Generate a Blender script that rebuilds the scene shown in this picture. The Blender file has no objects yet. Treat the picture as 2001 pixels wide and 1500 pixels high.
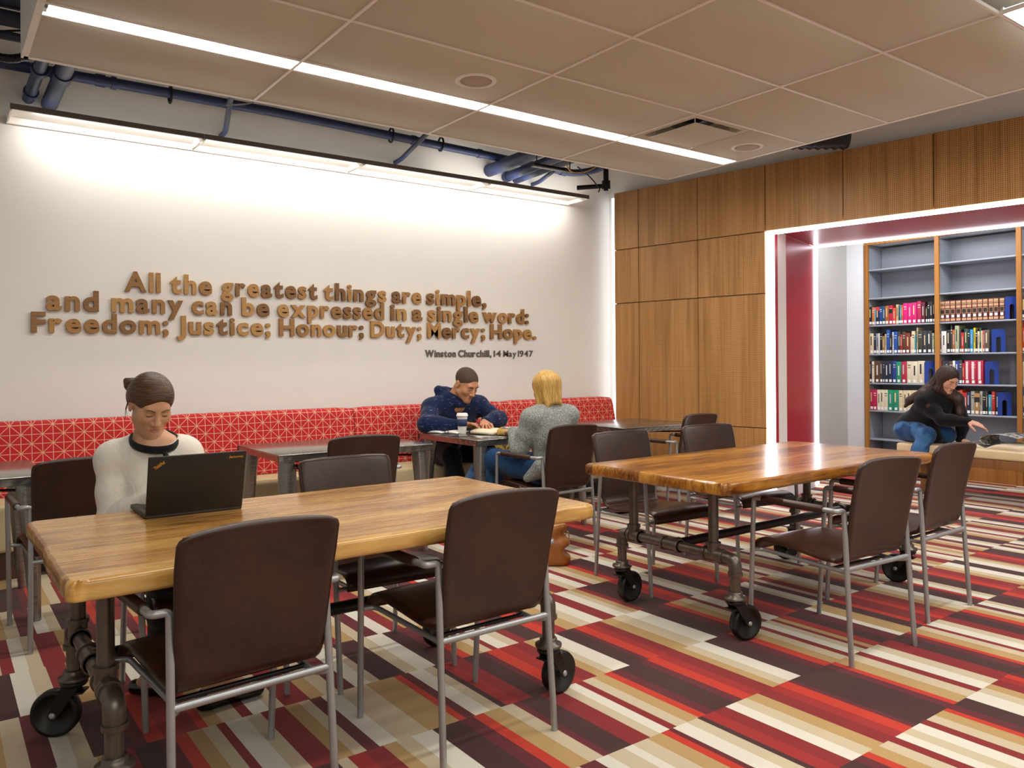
import bpy, bmesh, math, random
import numpy as np
from mathutils import Vector, Matrix, Quaternion

# ------------------------------------------------------------------ scene, camera, world, exposure
scene = bpy.context.scene
COL = scene.collection
scene.view_settings.view_transform = 'Standard'
scene.view_settings.look = 'None'
scene.view_settings.gamma = 1.0
scene.view_settings.use_curve_mapping = False
scene.view_settings.exposure = 0.0
try:
    scene.cycles.use_denoising = True
    scene.cycles.max_bounces = 8
    scene.cycles.diffuse_bounces = 5
    scene.cycles.glossy_bounces = 4
    scene.cycles.sample_clamp_indirect = 6.0
    scene.cycles.caustics_reflective = False
    scene.cycles.caustics_refractive = False
    scene.cycles.blur_glossy = 0.5
except Exception:
    pass

# room axes: +X runs along the quote wall away from the camera, +Y towards that wall, Z up
F_PX, CY, ROLL, YAW, EYE = 1544.25, 708.65, math.radians(-0.43218), math.radians(53.678), 1.30
fwd = Vector((math.cos(YAW), math.sin(YAW), 0))
rgt = Vector((math.sin(YAW), -math.cos(YAW), 0))
upv = Vector((0, 0, 1))
c_x = rgt * math.cos(ROLL) + upv * math.sin(ROLL)
c_u = upv * math.cos(ROLL) - rgt * math.sin(ROLL)
cam_d = bpy.data.cameras.new('camera')
cam = bpy.data.objects.new('camera', cam_d)
COL.objects.link(cam)
cam_d.sensor_fit = 'HORIZONTAL'
cam_d.sensor_width = 36.0
cam_d.lens = 36.0 * F_PX / 2001.0
cam_d.shift_y = -(750.0 - CY) / 2001.0
cam_d.shift_x = 0.0
cam_d.clip_start = 0.05
cam.matrix_world = Matrix(((c_x.x, c_u.x, -fwd.x, 0), (c_x.y, c_u.y, -fwd.y, 0), (c_x.z, c_u.z, -fwd.z, EYE), (0, 0, 0, 1)))
scene.camera = cam

world = bpy.data.worlds.new('world')
scene.world = world
world.use_nodes = True
bgn = world.node_tree.nodes['Background']
bgn.inputs['Color'].default_value = (1.0, 0.95, 0.88, 1)      # the rest of the lit library floor behind the camera
bgn.inputs['Strength'].default_value = 0.36


def area_light(name, loc, direction, sx, sy, power, color=(1, 1, 1), spread=math.pi):
    d = bpy.data.lights.new(name, 'AREA')
    d.shape = 'RECTANGLE'
    d.size, d.size_y, d.energy, d.color, d.spread = sx, sy, power, color, spread
    o = bpy.data.objects.new(name, d)
    COL.objects.link(o)
    o.location = loc
    z = -Vector(direction).normalized()
    x = Vector((1, 0, 0)) if abs(z.x) < 0.9 else Vector((0, 1, 0))
    x = (x - z * x.dot(z)).normalized()
    y = z.cross(x)
    o.matrix_world = Matrix(((x.x, y.x, z.x, loc[0]), (x.y, y.y, z.y, loc[1]), (x.z, y.z, z.z, loc[2]), (0, 0, 0, 1)))
    return o


WARM, COOL = (1.0, 0.93, 0.83), (0.86, 0.93, 1.0)
# wall washer troughs along the quote wall (the lamps themselves are built further down)
area_light('wall_washer_light', (2.9, 6.045, 2.962), (0, 0.62, -1), 4.7, 0.08, 34, (1.0, 0.965, 0.91))
area_light('upper_wall_glow', (4.6, 6.05, 3.02), (0, 0.7, 1), 1.8, 0.06, 2.5, (1.0, 0.955, 0.89))
# linear light in the ceiling cloud
area_light('cloud_light', (2.8, 4.08, 2.885), (0, 0, -1), 4.7, 0.12, 58, (1.0, 0.95, 0.88))
area_light('cloud_light_near', (2.8, 1.54, 2.885), (0, 0, -1), 4.7, 0.12, 60, (1.0, 0.95, 0.88))
# added general fill from the open floor behind the camera, sources unseen
area_light('hall_fill', (1.5, -1.6, 2.95), (0.15, 0.25, -1), 6.0, 2.2, 110, (1.0, 0.94, 0.86))
area_light('hall_fill_side', (5.2, 0.2, 2.95), (0, 0.1, -1), 2.0, 1.6, 55, (1.0, 0.95, 0.88))
# stack room beyond the portal
area_light('stack_room_light', (8.2, 3.6, 2.86), (0.25, 0, -1), 0.5, 3.0, 46, (0.95, 0.97, 1.0))


# ------------------------------------------------------------------ helpers
def lin(h):
    h = h.lstrip('#')
    c = [int(h[i:i + 2], 16) / 255.0 for i in (0, 2, 4)]
    return tuple((v / 12.92 if v <= 0.04045 else ((v + 0.055) / 1.055) ** 2.4) for v in c) + (1.0,)


class MB:
    """collects boxes, tubes, lathes and grids into one mesh"""
    def __init__(self):
        self.v, self.f, self.m, self.s = [], [], [], []

    def add(self, vs, fs, mi=0, smooth=False):
        b = len(self.v)
        self.v += [tuple(p) for p in vs]
        self.f += [tuple(b + i for i in f) for f in fs]
        self.m += [mi] * len(fs)
        self.s += [smooth] * len(fs)
        return self

    def box(self, lo, hi, mi=0, bevel=0.0, seg=2, mat=None):
        bm = bmesh.new()
        bmesh.ops.create_cube(bm, size=1.0)
        c = [(lo[i] + hi[i]) / 2 for i in range(3)]
        s = [abs(hi[i] - lo[i]) for i in range(3)]
        for v in bm.verts:
            v.co = Vector((c[0] + v.co.x * s[0], c[1] + v.co.y * s[1], c[2] + v.co.z * s[2]))
        if bevel > 0:
            bmesh.ops.bevel(bm, geom=list(bm.edges), offset=min(bevel, min(s) * 0.49), segments=seg, affect='EDGES', profile=0.5)
        if mat is not None:
            bm.transform(mat)
        bm.verts.index_update()
        self.add([v.co[:] for v in bm.verts], [[v.index for v in f.verts] for f in bm.faces], mi, bevel > 0)
        bm.free()
        return self

    def tube(self, pts, r, seg=12, mi=0, cap=True, smooth=True, flat=None):
        pts = [Vector(p) for p in pts]
        n = len(pts)
        rs = r if isinstance(r, (list, tuple)) else [r] * n
        tang = []
        for i in range(n):
            a, b = pts[max(i - 1, 0)], pts[min(i + 1, n - 1)]
            tang.append((b - a).normalized())
        ref = Vector((0, 0, 1)) if abs(tang[0].z) < 0.9 else Vector((1, 0, 0))
        nx = (ref - tang[0] * ref.dot(tang[0])).normalized()
        rings = []
        for i in range(n):
            t = tang[i]
            nx = nx - t * nx.dot(t)
            if nx.length < 1e-6:
                nx = t.orthogonal()
            nx.normalize()
            ny = t.cross(nx)
            fl = flat if flat else (1, 1)
            rings.append([pts[i] + (nx * math.cos(2 * math.pi * k / seg) * fl[0] + ny * math.sin(2 * math.pi * k / seg) * fl[1]) * rs[i] for k in range(seg)])
        vs = [p for ring in rings for p in ring]
        fs = []
        for i in range(n - 1):
            for k in range(seg):
                a, b = i * seg + k, i * seg + (k + 1) % seg
                fs.append((a, b, b + seg, a + seg))
        self.add(vs, fs, mi, smooth)
        if cap:
            self.add(rings[0][::-1], [tuple(range(seg))], mi)
            self.add(rings[-1], [tuple(range(seg))], mi)
        return self

    def lathe(self, prof, seg=24, mi=0, mat=None, smooth=True):
        """prof: (radius, height) pairs, about Z"""
        vs, fs = [], []
        for (r, z) in prof:
            for k in range(seg):
                a = 2 * math.pi * k / seg
                p = Vector((r * math.cos(a), r * math.sin(a), z))
                vs.append(mat @ p if mat is not None else p)
        for i in range(len(prof) - 1):
            for k in range(seg):
                a, b = i * seg + k, i * seg + (k + 1) % seg
                fs.append((a, b, b + seg, a + seg))
        n = len(prof)
        fs.append(tuple(range(seg))[::-1])
        fs.append(tuple((n - 1) * seg + k for k in range(seg)))
        return self.add(vs, fs, mi, smooth)

    def grid(self, P, mi=0, smooth=True, flip=False):
        """P: rows of points"""
        nr, nc = len(P), len(P[0])
        vs = [p for row in P for p in row]
        fs = []
        for i in range(nr - 1):
            for j in range(nc - 1):
                q = (i * nc + j, i * nc + j + 1, (i + 1) * nc + j + 1, (i + 1) * nc + j)
                fs.append(q[::-1] if flip else q)
        return self.add(vs, fs, mi, smooth)

    def shell(self, P, Q, mi=0, smooth=True):
        """closed slab between two grids of points"""
        nr, nc = len(P), len(P[0])
        vs = [p for row in P for p in row] + [p for row in Q for p in row]
        o = nr * nc
        fs = []
        for i in range(nr - 1):
            for j in range(nc - 1):
                a, b, c, d = i * nc + j, i * nc + j + 1, (i + 1) * nc + j + 1, (i + 1) * nc + j
                fs.append((a, b, c, d))
                fs.append((o + d, o + c, o + b, o + a))
        rim = [i * nc for i in range(nr)] + [(nr - 1) * nc + j for j in range(1, nc)] + [i * nc + nc - 1 for i in range(nr - 2, -1, -1)] + [j for j in range(nc - 2, 0, -1)]
        for k in range(len(rim)):
            a, b = rim[k], rim[(k + 1) % len(rim)]
            fs.append((b, a, o + a, o + b))
        return self.add(vs, fs, mi, smooth)

    def prism(self, poly, z0, z1, mi=0, mat=None):
        """polygon (x,y) pulled from z0 to z1"""
        n = len(poly)
        vs = [Vector((x, y, z0)) for x, y in poly] + [Vector((x, y, z1)) for x, y in poly]
        if mat is not None:
            vs = [mat @ p for p in vs]
        fs = [tuple(range(n))[::-1], tuple(range(n, 2 * n))] + [(i, (i + 1) % n, n + (i + 1) % n, n + i) for i in range(n)]
        return self.add(vs, fs, mi)

    def build(self, name, mats, parent=None, loc=None, rot=0.0, fix=True, auto=None):
        me = bpy.data.meshes.new(name)
        me.from_pydata(self.v, [], self.f)
        me.update()
        me.polygons.foreach_set('material_index', self.m)
        me.polygons.foreach_set('use_smooth', self.s)
        for m in (mats if isinstance(mats, (list, tuple)) else [mats]):
            me.materials.append(m)
        if fix:
            bm = bmesh.new()
            bm.from_mesh(me)
            bmesh.ops.recalc_face_normals(bm, faces=bm.faces)
            bm.to_mesh(me)
            bm.free()
        if auto:
            me.set_sharp_from_angle(angle=math.radians(auto))
        o = bpy.data.objects.new(name, me)
        COL.objects.link(o)
        if parent is not None:
            o.parent = parent
        if loc is not None:
            o.location = loc
        if rot:
            o.rotation_euler = (0, 0, rot)
        return o


def fillet(pts, r, n=6):
    """round the inner corners of a polyline"""
    pts = [Vector(p) for p in pts]
    out = [pts[0]]
    for i in range(1, len(pts) - 1):
        a, b, c = pts[i - 1], pts[i], pts[i + 1]
        u, w = (a - b), (c - b)
        d = min(r, u.length * 0.48, w.length * 0.48)
        p0, p1 = b + u.normalized() * d, b + w.normalized() * d
        for k in range(n + 1):
            t = k / n
            out.append(p0 * (1 - t) ** 2 + b * 2 * t * (1 - t) + p1 * t * t)
    out.append(pts[-1])
    return out


def tag(o, label=None, cat=None, group=None, kind=None):
    if label: o['label'] = label
    if cat: o['category'] = cat
    if group: o['group'] = group
    if kind: o['kind'] = kind
    return o


def thing(name, label, cat, loc=(0, 0, 0), rot=0.0, group=None):
    o = bpy.data.objects.new(name, None)
    o.empty_display_size = 0.1
    COL.objects.link(o)
    o.location = loc
    o.rotation_euler = (0, 0, rot)
    return tag(o, label, cat, group)


def dup(src, loc, rot, label, group=None):
    r = src.copy()
    COL.objects.link(r)
    r.location = loc
    r.rotation_euler = (0, 0, rot)
    r['label'] = label
    if group: r['group'] = group
    for ch in list(src.children):
        c = ch.copy()
        COL.objects.link(c)
        c.parent = r
        for g in list(ch.children):
            d = g.copy()
            COL.objects.link(d)
            d.parent = c
    return r


def structure(o):
    o['kind'] = 'structure'
    return o


# ------------------------------------------------------------------ materials
class NT:
    def __init__(self, name):
        self.m = bpy.data.materials.new(name)
        self.m.use_nodes = True
        self.t = self.m.node_tree
        self.p = self.t.nodes['Principled BSDF']

    def n(self, typ, **kw):
        x = self.t.nodes.new(typ)
        for k, v in kw.items():
            setattr(x, k, v)
        return x

    def link(self, a, b):
        self.t.links.new(a, b)

    def math(self, op, a, b=None, c=None, clamp=False):
        x = self.t.nodes.new('ShaderNodeMath')
        x.operation = op
        x.use_clamp = clamp
        for i, v in enumerate((a, b, c)):
            if v is None: continue
            if isinstance(v, (int, float)): x.inputs[i].default_value = v
            else: self.link(v, x.inputs[i])
        return x.outputs[0]

    def coords(self, kind='Object'):
        return self.t.nodes.new('ShaderNodeTexCoord').outputs[kind]

    def mapping(self, vec, scale=(1, 1, 1), loc=(0, 0, 0), rot=(0, 0, 0)):
        x = self.t.nodes.new('ShaderNodeMapping')
        x.inputs['Scale'].default_value = scale
        x.inputs['Location'].default_value = loc
        x.inputs['Rotation'].default_value = rot
        self.link(vec, x.inputs['Vector'])
        return x.outputs[0]

    def noise(self, vec, scale=5, detail=3, rough=0.5, dist=0.0):
        x = self.t.nodes.new('ShaderNodeTexNoise')
        x.inputs['Scale'].default_value = scale
        x.inputs['Detail'].default_value = detail
        x.inputs['Roughness'].default_value = rough
        x.inputs['Distortion'].default_value = dist
        if vec is not None: self.link(vec, x.inputs['Vector'])
        return x.outputs[0]

    def ramp(self, fac, stops, interp='LINEAR'):
        x = self.t.nodes.new('ShaderNodeValToRGB')
        x.color_ramp.interpolation = interp
        e = x.color_ramp.elements
        while len(e) < len(stops): e.new(0.5)
        for i, (p, c) in enumerate(stops):
            e[i].position = p
            e[i].color = lin(c) if isinstance(c, str) else c
        self.link(fac, x.inputs[0])
        return x.outputs[0]

    def mix(self, fac, a, b, blend='MIX'):
        x = self.t.nodes.new('ShaderNodeMix')
        x.data_type = 'RGBA'
        x.blend_type = blend
        if isinstance(fac, (int, float)): x.inputs[0].default_value = fac
        else: self.link(fac, x.inputs[0])
        for s, v in ((6, a), (7, b)):
            if isinstance(v, str): x.inputs[s].default_value = lin(v)
            elif isinstance(v, tuple): x.inputs[s].default_value = v
            else: self.link(v, x.inputs[s])
        return x.outputs[2]

    def sep(self, vec):
        x = self.t.nodes.new('ShaderNodeSeparateXYZ')
        self.link(vec, x.inputs[0])
        return x.outputs

    def bump(self, h, strength=0.2, dist=0.01):
        x = self.t.nodes.new('ShaderNodeBump')
        x.inputs['Strength'].default_value = strength
        x.inputs['Distance'].default_value = dist
        self.link(h, x.inputs['Height'])
        self.link(x.outputs[0], self.p.inputs['Normal'])

    def base(self, c):
        if isinstance(c, str): self.p.inputs['Base Color'].default_value = lin(c)
        elif isinstance(c, tuple): self.p.inputs['Base Color'].default_value = c
        else: self.link(c, self.p.inputs['Base Color'])

    def set(self, rough=0.5, metal=0.0, spec=0.5, coat=0.0, coat_rough=0.1, sheen=0.0, sss=0.0):
        i = self.p.inputs
        if isinstance(rough, (int, float)): i['Roughness'].default_value = rough
        else: self.link(rough, i['Roughness'])
        i['Metallic'].default_value = metal
        i['Specular IOR Level'].default_value = spec
        i['Coat Weight'].default_value = coat
        i['Coat Roughness'].default_value = coat_rough
        i['Sheen Weight'].default_value = sheen
        if sss:
            i['Subsurface Weight'].default_value = sss
            i['Subsurface Radius'].default_value = (0.02, 0.008, 0.004)
            i['Subsurface Scale'].default_value = 0.4
        return self


def plain(name, col, rough=0.5, metal=0.0, spec=0.5, var=0.06, scale=30, bump=0.0, **kw):
    t = NT(name)
    co = t.coords()
    nz = t.noise(co, scale, 3)
    c = lin(col)
    t.base(t.ramp(nz, [(0.3, tuple(v * (1 - var) for v in c[:3]) + (1,)), (0.7, tuple(min(1, v * (1 + var)) for v in c[:3]) + (1,))]))
    t.set(rough, metal, spec, **kw)
    if bump: t.bump(t.noise(co, scale * 8, 2), bump, 0.002)
    return t.m


def emitter(name, col, strength):
    t = NT(name)
    t.base('#FFFFFF')
    t.p.inputs['Emission Color'].default_value = lin(col)
    t.p.inputs['Emission Strength'].default_value = strength
    return t.m


M = {}
M['wall_white'] = plain('wall_white_paint', '#EFECE6', 0.85, spec=0.2, var=0.01, scale=3)
M['wall_grey'] = plain('wall_grey_paint', '#B9B6B2', 0.8, spec=0.2, var=0.02, scale=3)
M['wall_light'] = plain('wall_light_paint', '#E2E3E6', 0.8, spec=0.2, var=0.01, scale=3)
M['deck'] = plain('deck_paint', '#8E867A', 0.9, spec=0.1, var=0.05, scale=4)
M['tile'] = plain('ceiling_tile', '#CFCDBF', 0.95, spec=0.1, var=0.02, scale=160)
M['white_metal'] = plain('white_metal', '#ECE9E3', 0.45, var=0.01)
M['shaded_lip'] = plain('shaded_lip_metal', '#6B625D', 0.5, var=0.02)  # shade on the wall washer's room-side lip, put into its colour
M['red_paint'] = plain('red_lacquer', '#B41C2C', 0.32, spec=0.5, var=0.02, scale=3)
M['navy_pipe'] = plain('navy_pipe_paint', '#27345A', 0.45, var=0.12, scale=12)
M['navy_duct'] = plain('navy_duct_wrap', '#20263C', 0.6, var=0.15, scale=14)
M['black_rubber'] = plain('black_rubber', '#141414', 0.5, var=0.1)
M['black_metal'] = plain('black_metal', '#17161A', 0.35, metal=0.3, var=0.1)
M['silver'] = plain('silver_paint', '#A6A8AA', 0.36, metal=0.55, var=0.04)
M['pipe_iron'] = plain('pipe_iron', '#6A625A', 0.36, metal=0.75, var=0.22, scale=18)
M['wheel'] = plain('caster_wheel', '#1A1918', 0.42, metal=0.2, var=0.1)
M['glow'] = emitter('linear_lamp', '#FFFBF4', 9.0)
M['led'] = emitter('led_white', '#F2F5FF', 7.0)
M['led_soft'] = emitter('led_soft', '#EEF4FF', 3.2)


def leather(name, a, b, rough=0.42):
    t = NT(name)
    co = t.coords()
    n1 = t.noise(co, 5, 5, 0.6, 0.4)
    n2 = t.noise(co, 60, 3)
    c = t.ramp(n1, [(0.3, a), (0.72, b)])
    t.base(t.mix(0.25, c, t.ramp(n2, [(0.35, a), (0.7, b)])))
    t.set(rough, spec=0.45, coat=0.12, coat_rough=0.25)
    t.bump(t.noise(co, 380, 2), 0.12, 0.001)
    return t.m


M['leather'] = leather('brown_leather', '#26150F', '#45291C')
M['seat_ply'] = leather('brown_seat_leather', '#2A170F', '#4A2C1C', 0.3)
M['tan_leather'] = leather('tan_bag_leather', '#8A4E1C', '#B06C2C', 0.4)
M['piping'] = plain('welt_leather', '#33201A', 0.38)
M['cream_vinyl'] = plain('cream_vinyl', '#D9C79C', 0.5, var=0.03, scale=6)
M['plinth'] = plain('dark_plinth_wood', '#4A3323', 0.5, var=0.15, scale=10)


def plank_wood(name, stops, plank=0.145, knots=0.6, rough=0.22):
    """planks running along local X, laid across local Y"""
    t = NT(name)
    co = t.coords()
    x, y, z = t.sep(co)
    idx = t.math('FLOOR', t.math('DIVIDE', t.math('ADD', y, 3.0), plank))
    wn = t.n('ShaderNodeTexWhiteNoise', noise_dimensions='1D')
    t.link(idx, wn.inputs['W'])
    off = t.math('MULTIPLY', wn.outputs['Value'], 37.0)
    cb = t.n('ShaderNodeCombineXYZ')
    t.link(t.math('ADD', x, off), cb.inputs[0]); t.link(t.math('ADD', y, off), cb.inputs[1]); t.link(z, cb.inputs[2])
    v = cb.outputs[0]
    grain = t.noise(t.mapping(v, (1.1, 26, 12)), 3.2, 6, 0.62, 0.5)
    broad = t.noise(t.mapping(v, (1.6, 7, 4)), 1.6, 3, 0.5, 0.8)
    fac = t.math('ADD', t.math('MULTIPLY', grain, 0.62), t.math('MULTIPLY', broad, 0.52))
    fac = t.math('ADD', t.math('SUBTRACT', fac, 0.12), t.math('MULTIPLY', t.math('SUBTRACT', wn.outputs['Value'], 0.5), 0.16))
    c = t.ramp(fac, stops)
    vo = t.n('ShaderNodeTexVoronoi', feature='F1')
    vo.inputs['Scale'].default_value = 1.0
    t.link(t.mapping(v, (2.6, 7.6, 0.01)), vo.inputs['Vector'])
    knot = t.ramp(vo.outputs['Distance'], [(0.05, (1, 1, 1, 1)), (0.24, (0, 0, 0, 1))])
    c = t.mix(t.math('MULTIPLY', knot, knots), c, '#5A2E10')
    fy = t.math('FRACT', t.math('DIVIDE', t.math('ADD', y, 3.0), plank))
    seam = t.math('LESS_THAN', t.math('MINIMUM', fy, t.math('SUBTRACT', 1.0, fy)), 0.012)
    c = t.mix(t.math('MULTIPLY', seam, 0.55), c, '#5C3512')
    t.base(c)
    t.set(t.math('ADD', rough, t.math('MULTIPLY', grain, 0.1)), spec=0.5, coat=0.35, coat_rough=0.12)
    t.bump(grain, 0.06, 0.004)
    return t.m


M['top_gold'] = plank_wood('honey_plank_wood', [(0.3, '#936330'), (0.45, '#BC8A46'), (0.6, '#D4A75E'), (0.8, '#E2BC7E')])
M['top_amber'] = plank_wood('amber_plank_wood', [(0.3, '#5A300E'), (0.46, '#965C18'), (0.6, '#C08630'), (0.8, '#D6A54C')], 0.17, 0.8, 0.2)


def walnut_panel(name, ax, stops, dots=True):
    """vertical veneer; local X across the panel, local Z up"""
    t = NT(name)
    co = t.coords()
    oi = t.n('ShaderNodeObjectInfo')
    r = t.math('MULTIPLY', oi.outputs['Random'], 40.0)
    x, y, z = t.sep(co)
    cb = t.n('ShaderNodeCombineXYZ')
    t.link(t.math('ADD', x, r), cb.inputs[0]); t.link(t.math('ADD', z, r), cb.inputs[2])
    g1 = t.noise(t.mapping(cb.outputs[0], (34, 1, 0.7)), 1.0, 5, 0.6, 0.6)
    g2 = t.noise(t.mapping(cb.outputs[0], (7, 1, 0.5)), 1.0, 3, 0.5, 0.8)
    fac = t.math('ADD', t.math('MULTIPLY', g1, 0.55), t.math('MULTIPLY', g2, 0.5))
    c = t.ramp(fac, stops)
    if dots:
        p = 0.0155
        fx = t.math('SUBTRACT', t.math('FRACT', t.math('DIVIDE', t.math('ADD', x, 10.0), p)), 0.5)
        fz = t.math('SUBTRACT', t.math('FRACT', t.math('DIVIDE', t.math('ADD', z, 10.0), p)), 0.5)
        d2 = t.math('ADD', t.math('MULTIPLY', fx, fx), t.math('MULTIPLY', fz, fz))
        hole = t.math('LESS_THAN', d2, 0.05)
        c = t.mix(t.math('MULTIPLY', hole, 0.72), c, '#2A1608')
    t.base(c)
    t.set(0.42, spec=0.35)
    return t.m


WAL = [(0.34, '#9A6C3C'), (0.5, '#B6854E'), (0.62, '#C4935C'), (0.76, '#CF9F69')]
M['walnut'] = walnut_panel('perforated_walnut', 0, WAL)
M['oak'] = walnut_panel('oak_trim', 0, [(0.3, '#8A5420'), (0.6, '#B37A38')], False)
M['bench_wood'] = walnut_panel('bench_walnut', 0, [(0.3, '#6B4526'), (0.6, '#8E6238')], False)


def red_star_fabric():
    t = NT('red_star_fabric')
    co = t.coords()
    x, y, z = t.sep(co)
    p, w = 0.0615, 0.0023
    zz = t.math('ADD', z, 10.0 * p + 0.010)
    xx = t.math('ADD', x, 100.0 * p + 0.02)

    def near(val, per, wid):
        f = t.math('FRACT', t.math('DIVIDE', val, per))
        d = t.math('MULTIPLY', t.math('MINIMUM', f, t.math('SUBTRACT', 1.0, f)), per)
        return t.math('LESS_THAN', d, wid)
    l = t.math('MAXIMUM', near(xx, p, w), near(zz, p, w))
    l = t.math('MAXIMUM', l, near(t.math('ADD', xx, zz), 2 * p, w * 1.41))
    l = t.math('MAXIMUM', l, near(t.math('SUBTRACT', xx, zz), 2 * p, w * 1.41))
    weave = t.noise(co, 700, 2)
    red = t.ramp(weave, [(0.3, '#B81A22'), (0.7, '#CC262C')])
    t.base(t.mix(l, red, '#DFA58B'))
    t.set(0.75, spec=0.25, sheen=0.2)
    return t.m


M['star_fabric'] = red_star_fabric()


def steel(name, col='#9A9B99', rough=0.24):
    t = NT(name)
    co = t.coords()
    n = t.noise(t.mapping(co, (2, 40, 40)), 6, 3)
    t.base(t.ramp(n, [(0.3, '#85847F'), (0.7, '#B3B2AE')]))
    t.set(rough, metal=0.9)
    return t.m


M['steel_top'] = steel('brushed_steel_top', rough=0.2)
M['steel_leg'] = steel('brushed_steel_leg', rough=0.32)


def carpet_mat(name, col):
    t = NT(name)
    co = t.coords()
    n = t.noise(co, 420, 2)
    n2 = t.noise(co, 3, 3)
    c = lin(col)
    base = t.ramp(n, [(0.25, tuple(v * 0.78 for v in c[:3]) + (1,)), (0.75, tuple(min(1, v * 1.16) for v in c[:3]) + (1,))])
    t.base(t.mix(t.math('MULTIPLY', n2, 0.12), base, '#8A7A66'))
    t.set(0.95, spec=0.1, sheen=0.15)
    t.bump(n, 0.35, 0.004)
    return t.m


CARPET = {k: carpet_mat('carpet_' + k, v) for k, v in dict(
    white='#E2DDCE', cream='#CDBD9F', tan='#BA9862', red='#860F1C', bright='#9E181C', orange='#C42C16', maroon='#611022', plum='#3E171E').items()}

# ------------------------------------------------------------------ the room
random.seed(11)
DECK = 3.75


STRIPES = [('plum', 0.12), ('maroon', 0.045), ('orange', 0.055), ('bright', 0.06), ('red', 0.07), ('tan', 0.05), ('cream', 0.06), ('white', 0.085), ('plum', 0.10), ('maroon', 0.05),
           ('orange', 0.04), ('tan', 0.065), ('cream', 0.06), ('red', 0.04), ('white', 0.065), ('cream', 0.055), ('red', 0.09), ('tan', 0.07), ('cream', 0.055), ('maroon', 0.06), ('white', 0.07), ('cream', 0.05)]


def carpet_floor():
    """carpet tiles: rows 0.508 m deep, each row a run of narrow stripes laid along Y"""
    keys = list(CARPET)
    mb = MB()
    y0 = 1.42 - 0.508 * 8
    light = ['white', 'cream', 'tan']
    for r in range(19):
        ya, yb = y0 + 0.508 * r, y0 + 0.508 * (r + 1)
        yb = min(yb, 6.30)
        x = -2.6
        rng = random.Random(100 + r)
        seq = list(CARPET_ROWS.get(r, []))
        if seq:
            runs = [(seq[i][0], seq[i + 1][0], seq[i][1]) for i in range(len(seq) - 1)]
        else:
            runs = []
        lo = runs[0][0] if runs else 99
        hi = runs[-1][1] if runs else -99
        out = []

        def fill(xa, xb):
            # the same long stripe sequence, cut and turned at random
            x = xa
            k = rng.randrange(len(STRIPES))
            while x < xb:
                turn = rng.choice((1, 1, -1))
                for _ in range(rng.randint(8, 16)):
                    c, w = STRIPES[k % len(STRIPES)]
                    w *= rng.choice((0.8, 1.0, 1.0, 1.15))
                    out.append((x, min(x + w, xb), c))
                    x += w
                    k += turn
                    if x >= xb: break
                k += rng.choice((0, 5, 9))
        if runs:
            fill(x, lo)
            out += runs
            fill(hi, 9.6)
        else:
            fill(x, 9.6)
        for xa, xb, c in out:
            mb.add([(xa, ya, 0), (xb, ya, 0), (xb, yb, 0), (xa, yb, 0)], [(0, 1, 2, 3)], keys.index(c))
    mb.add([(-2.6, y0, -0.1), (9.6, y0, -0.1), (9.6, 6.3, -0.1), (-2.6, 6.3, -0.1)], [(3, 2, 1, 0)], 0)
    return mb.build('floor', [CARPET[k] for k in keys], fix=False)


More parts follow.
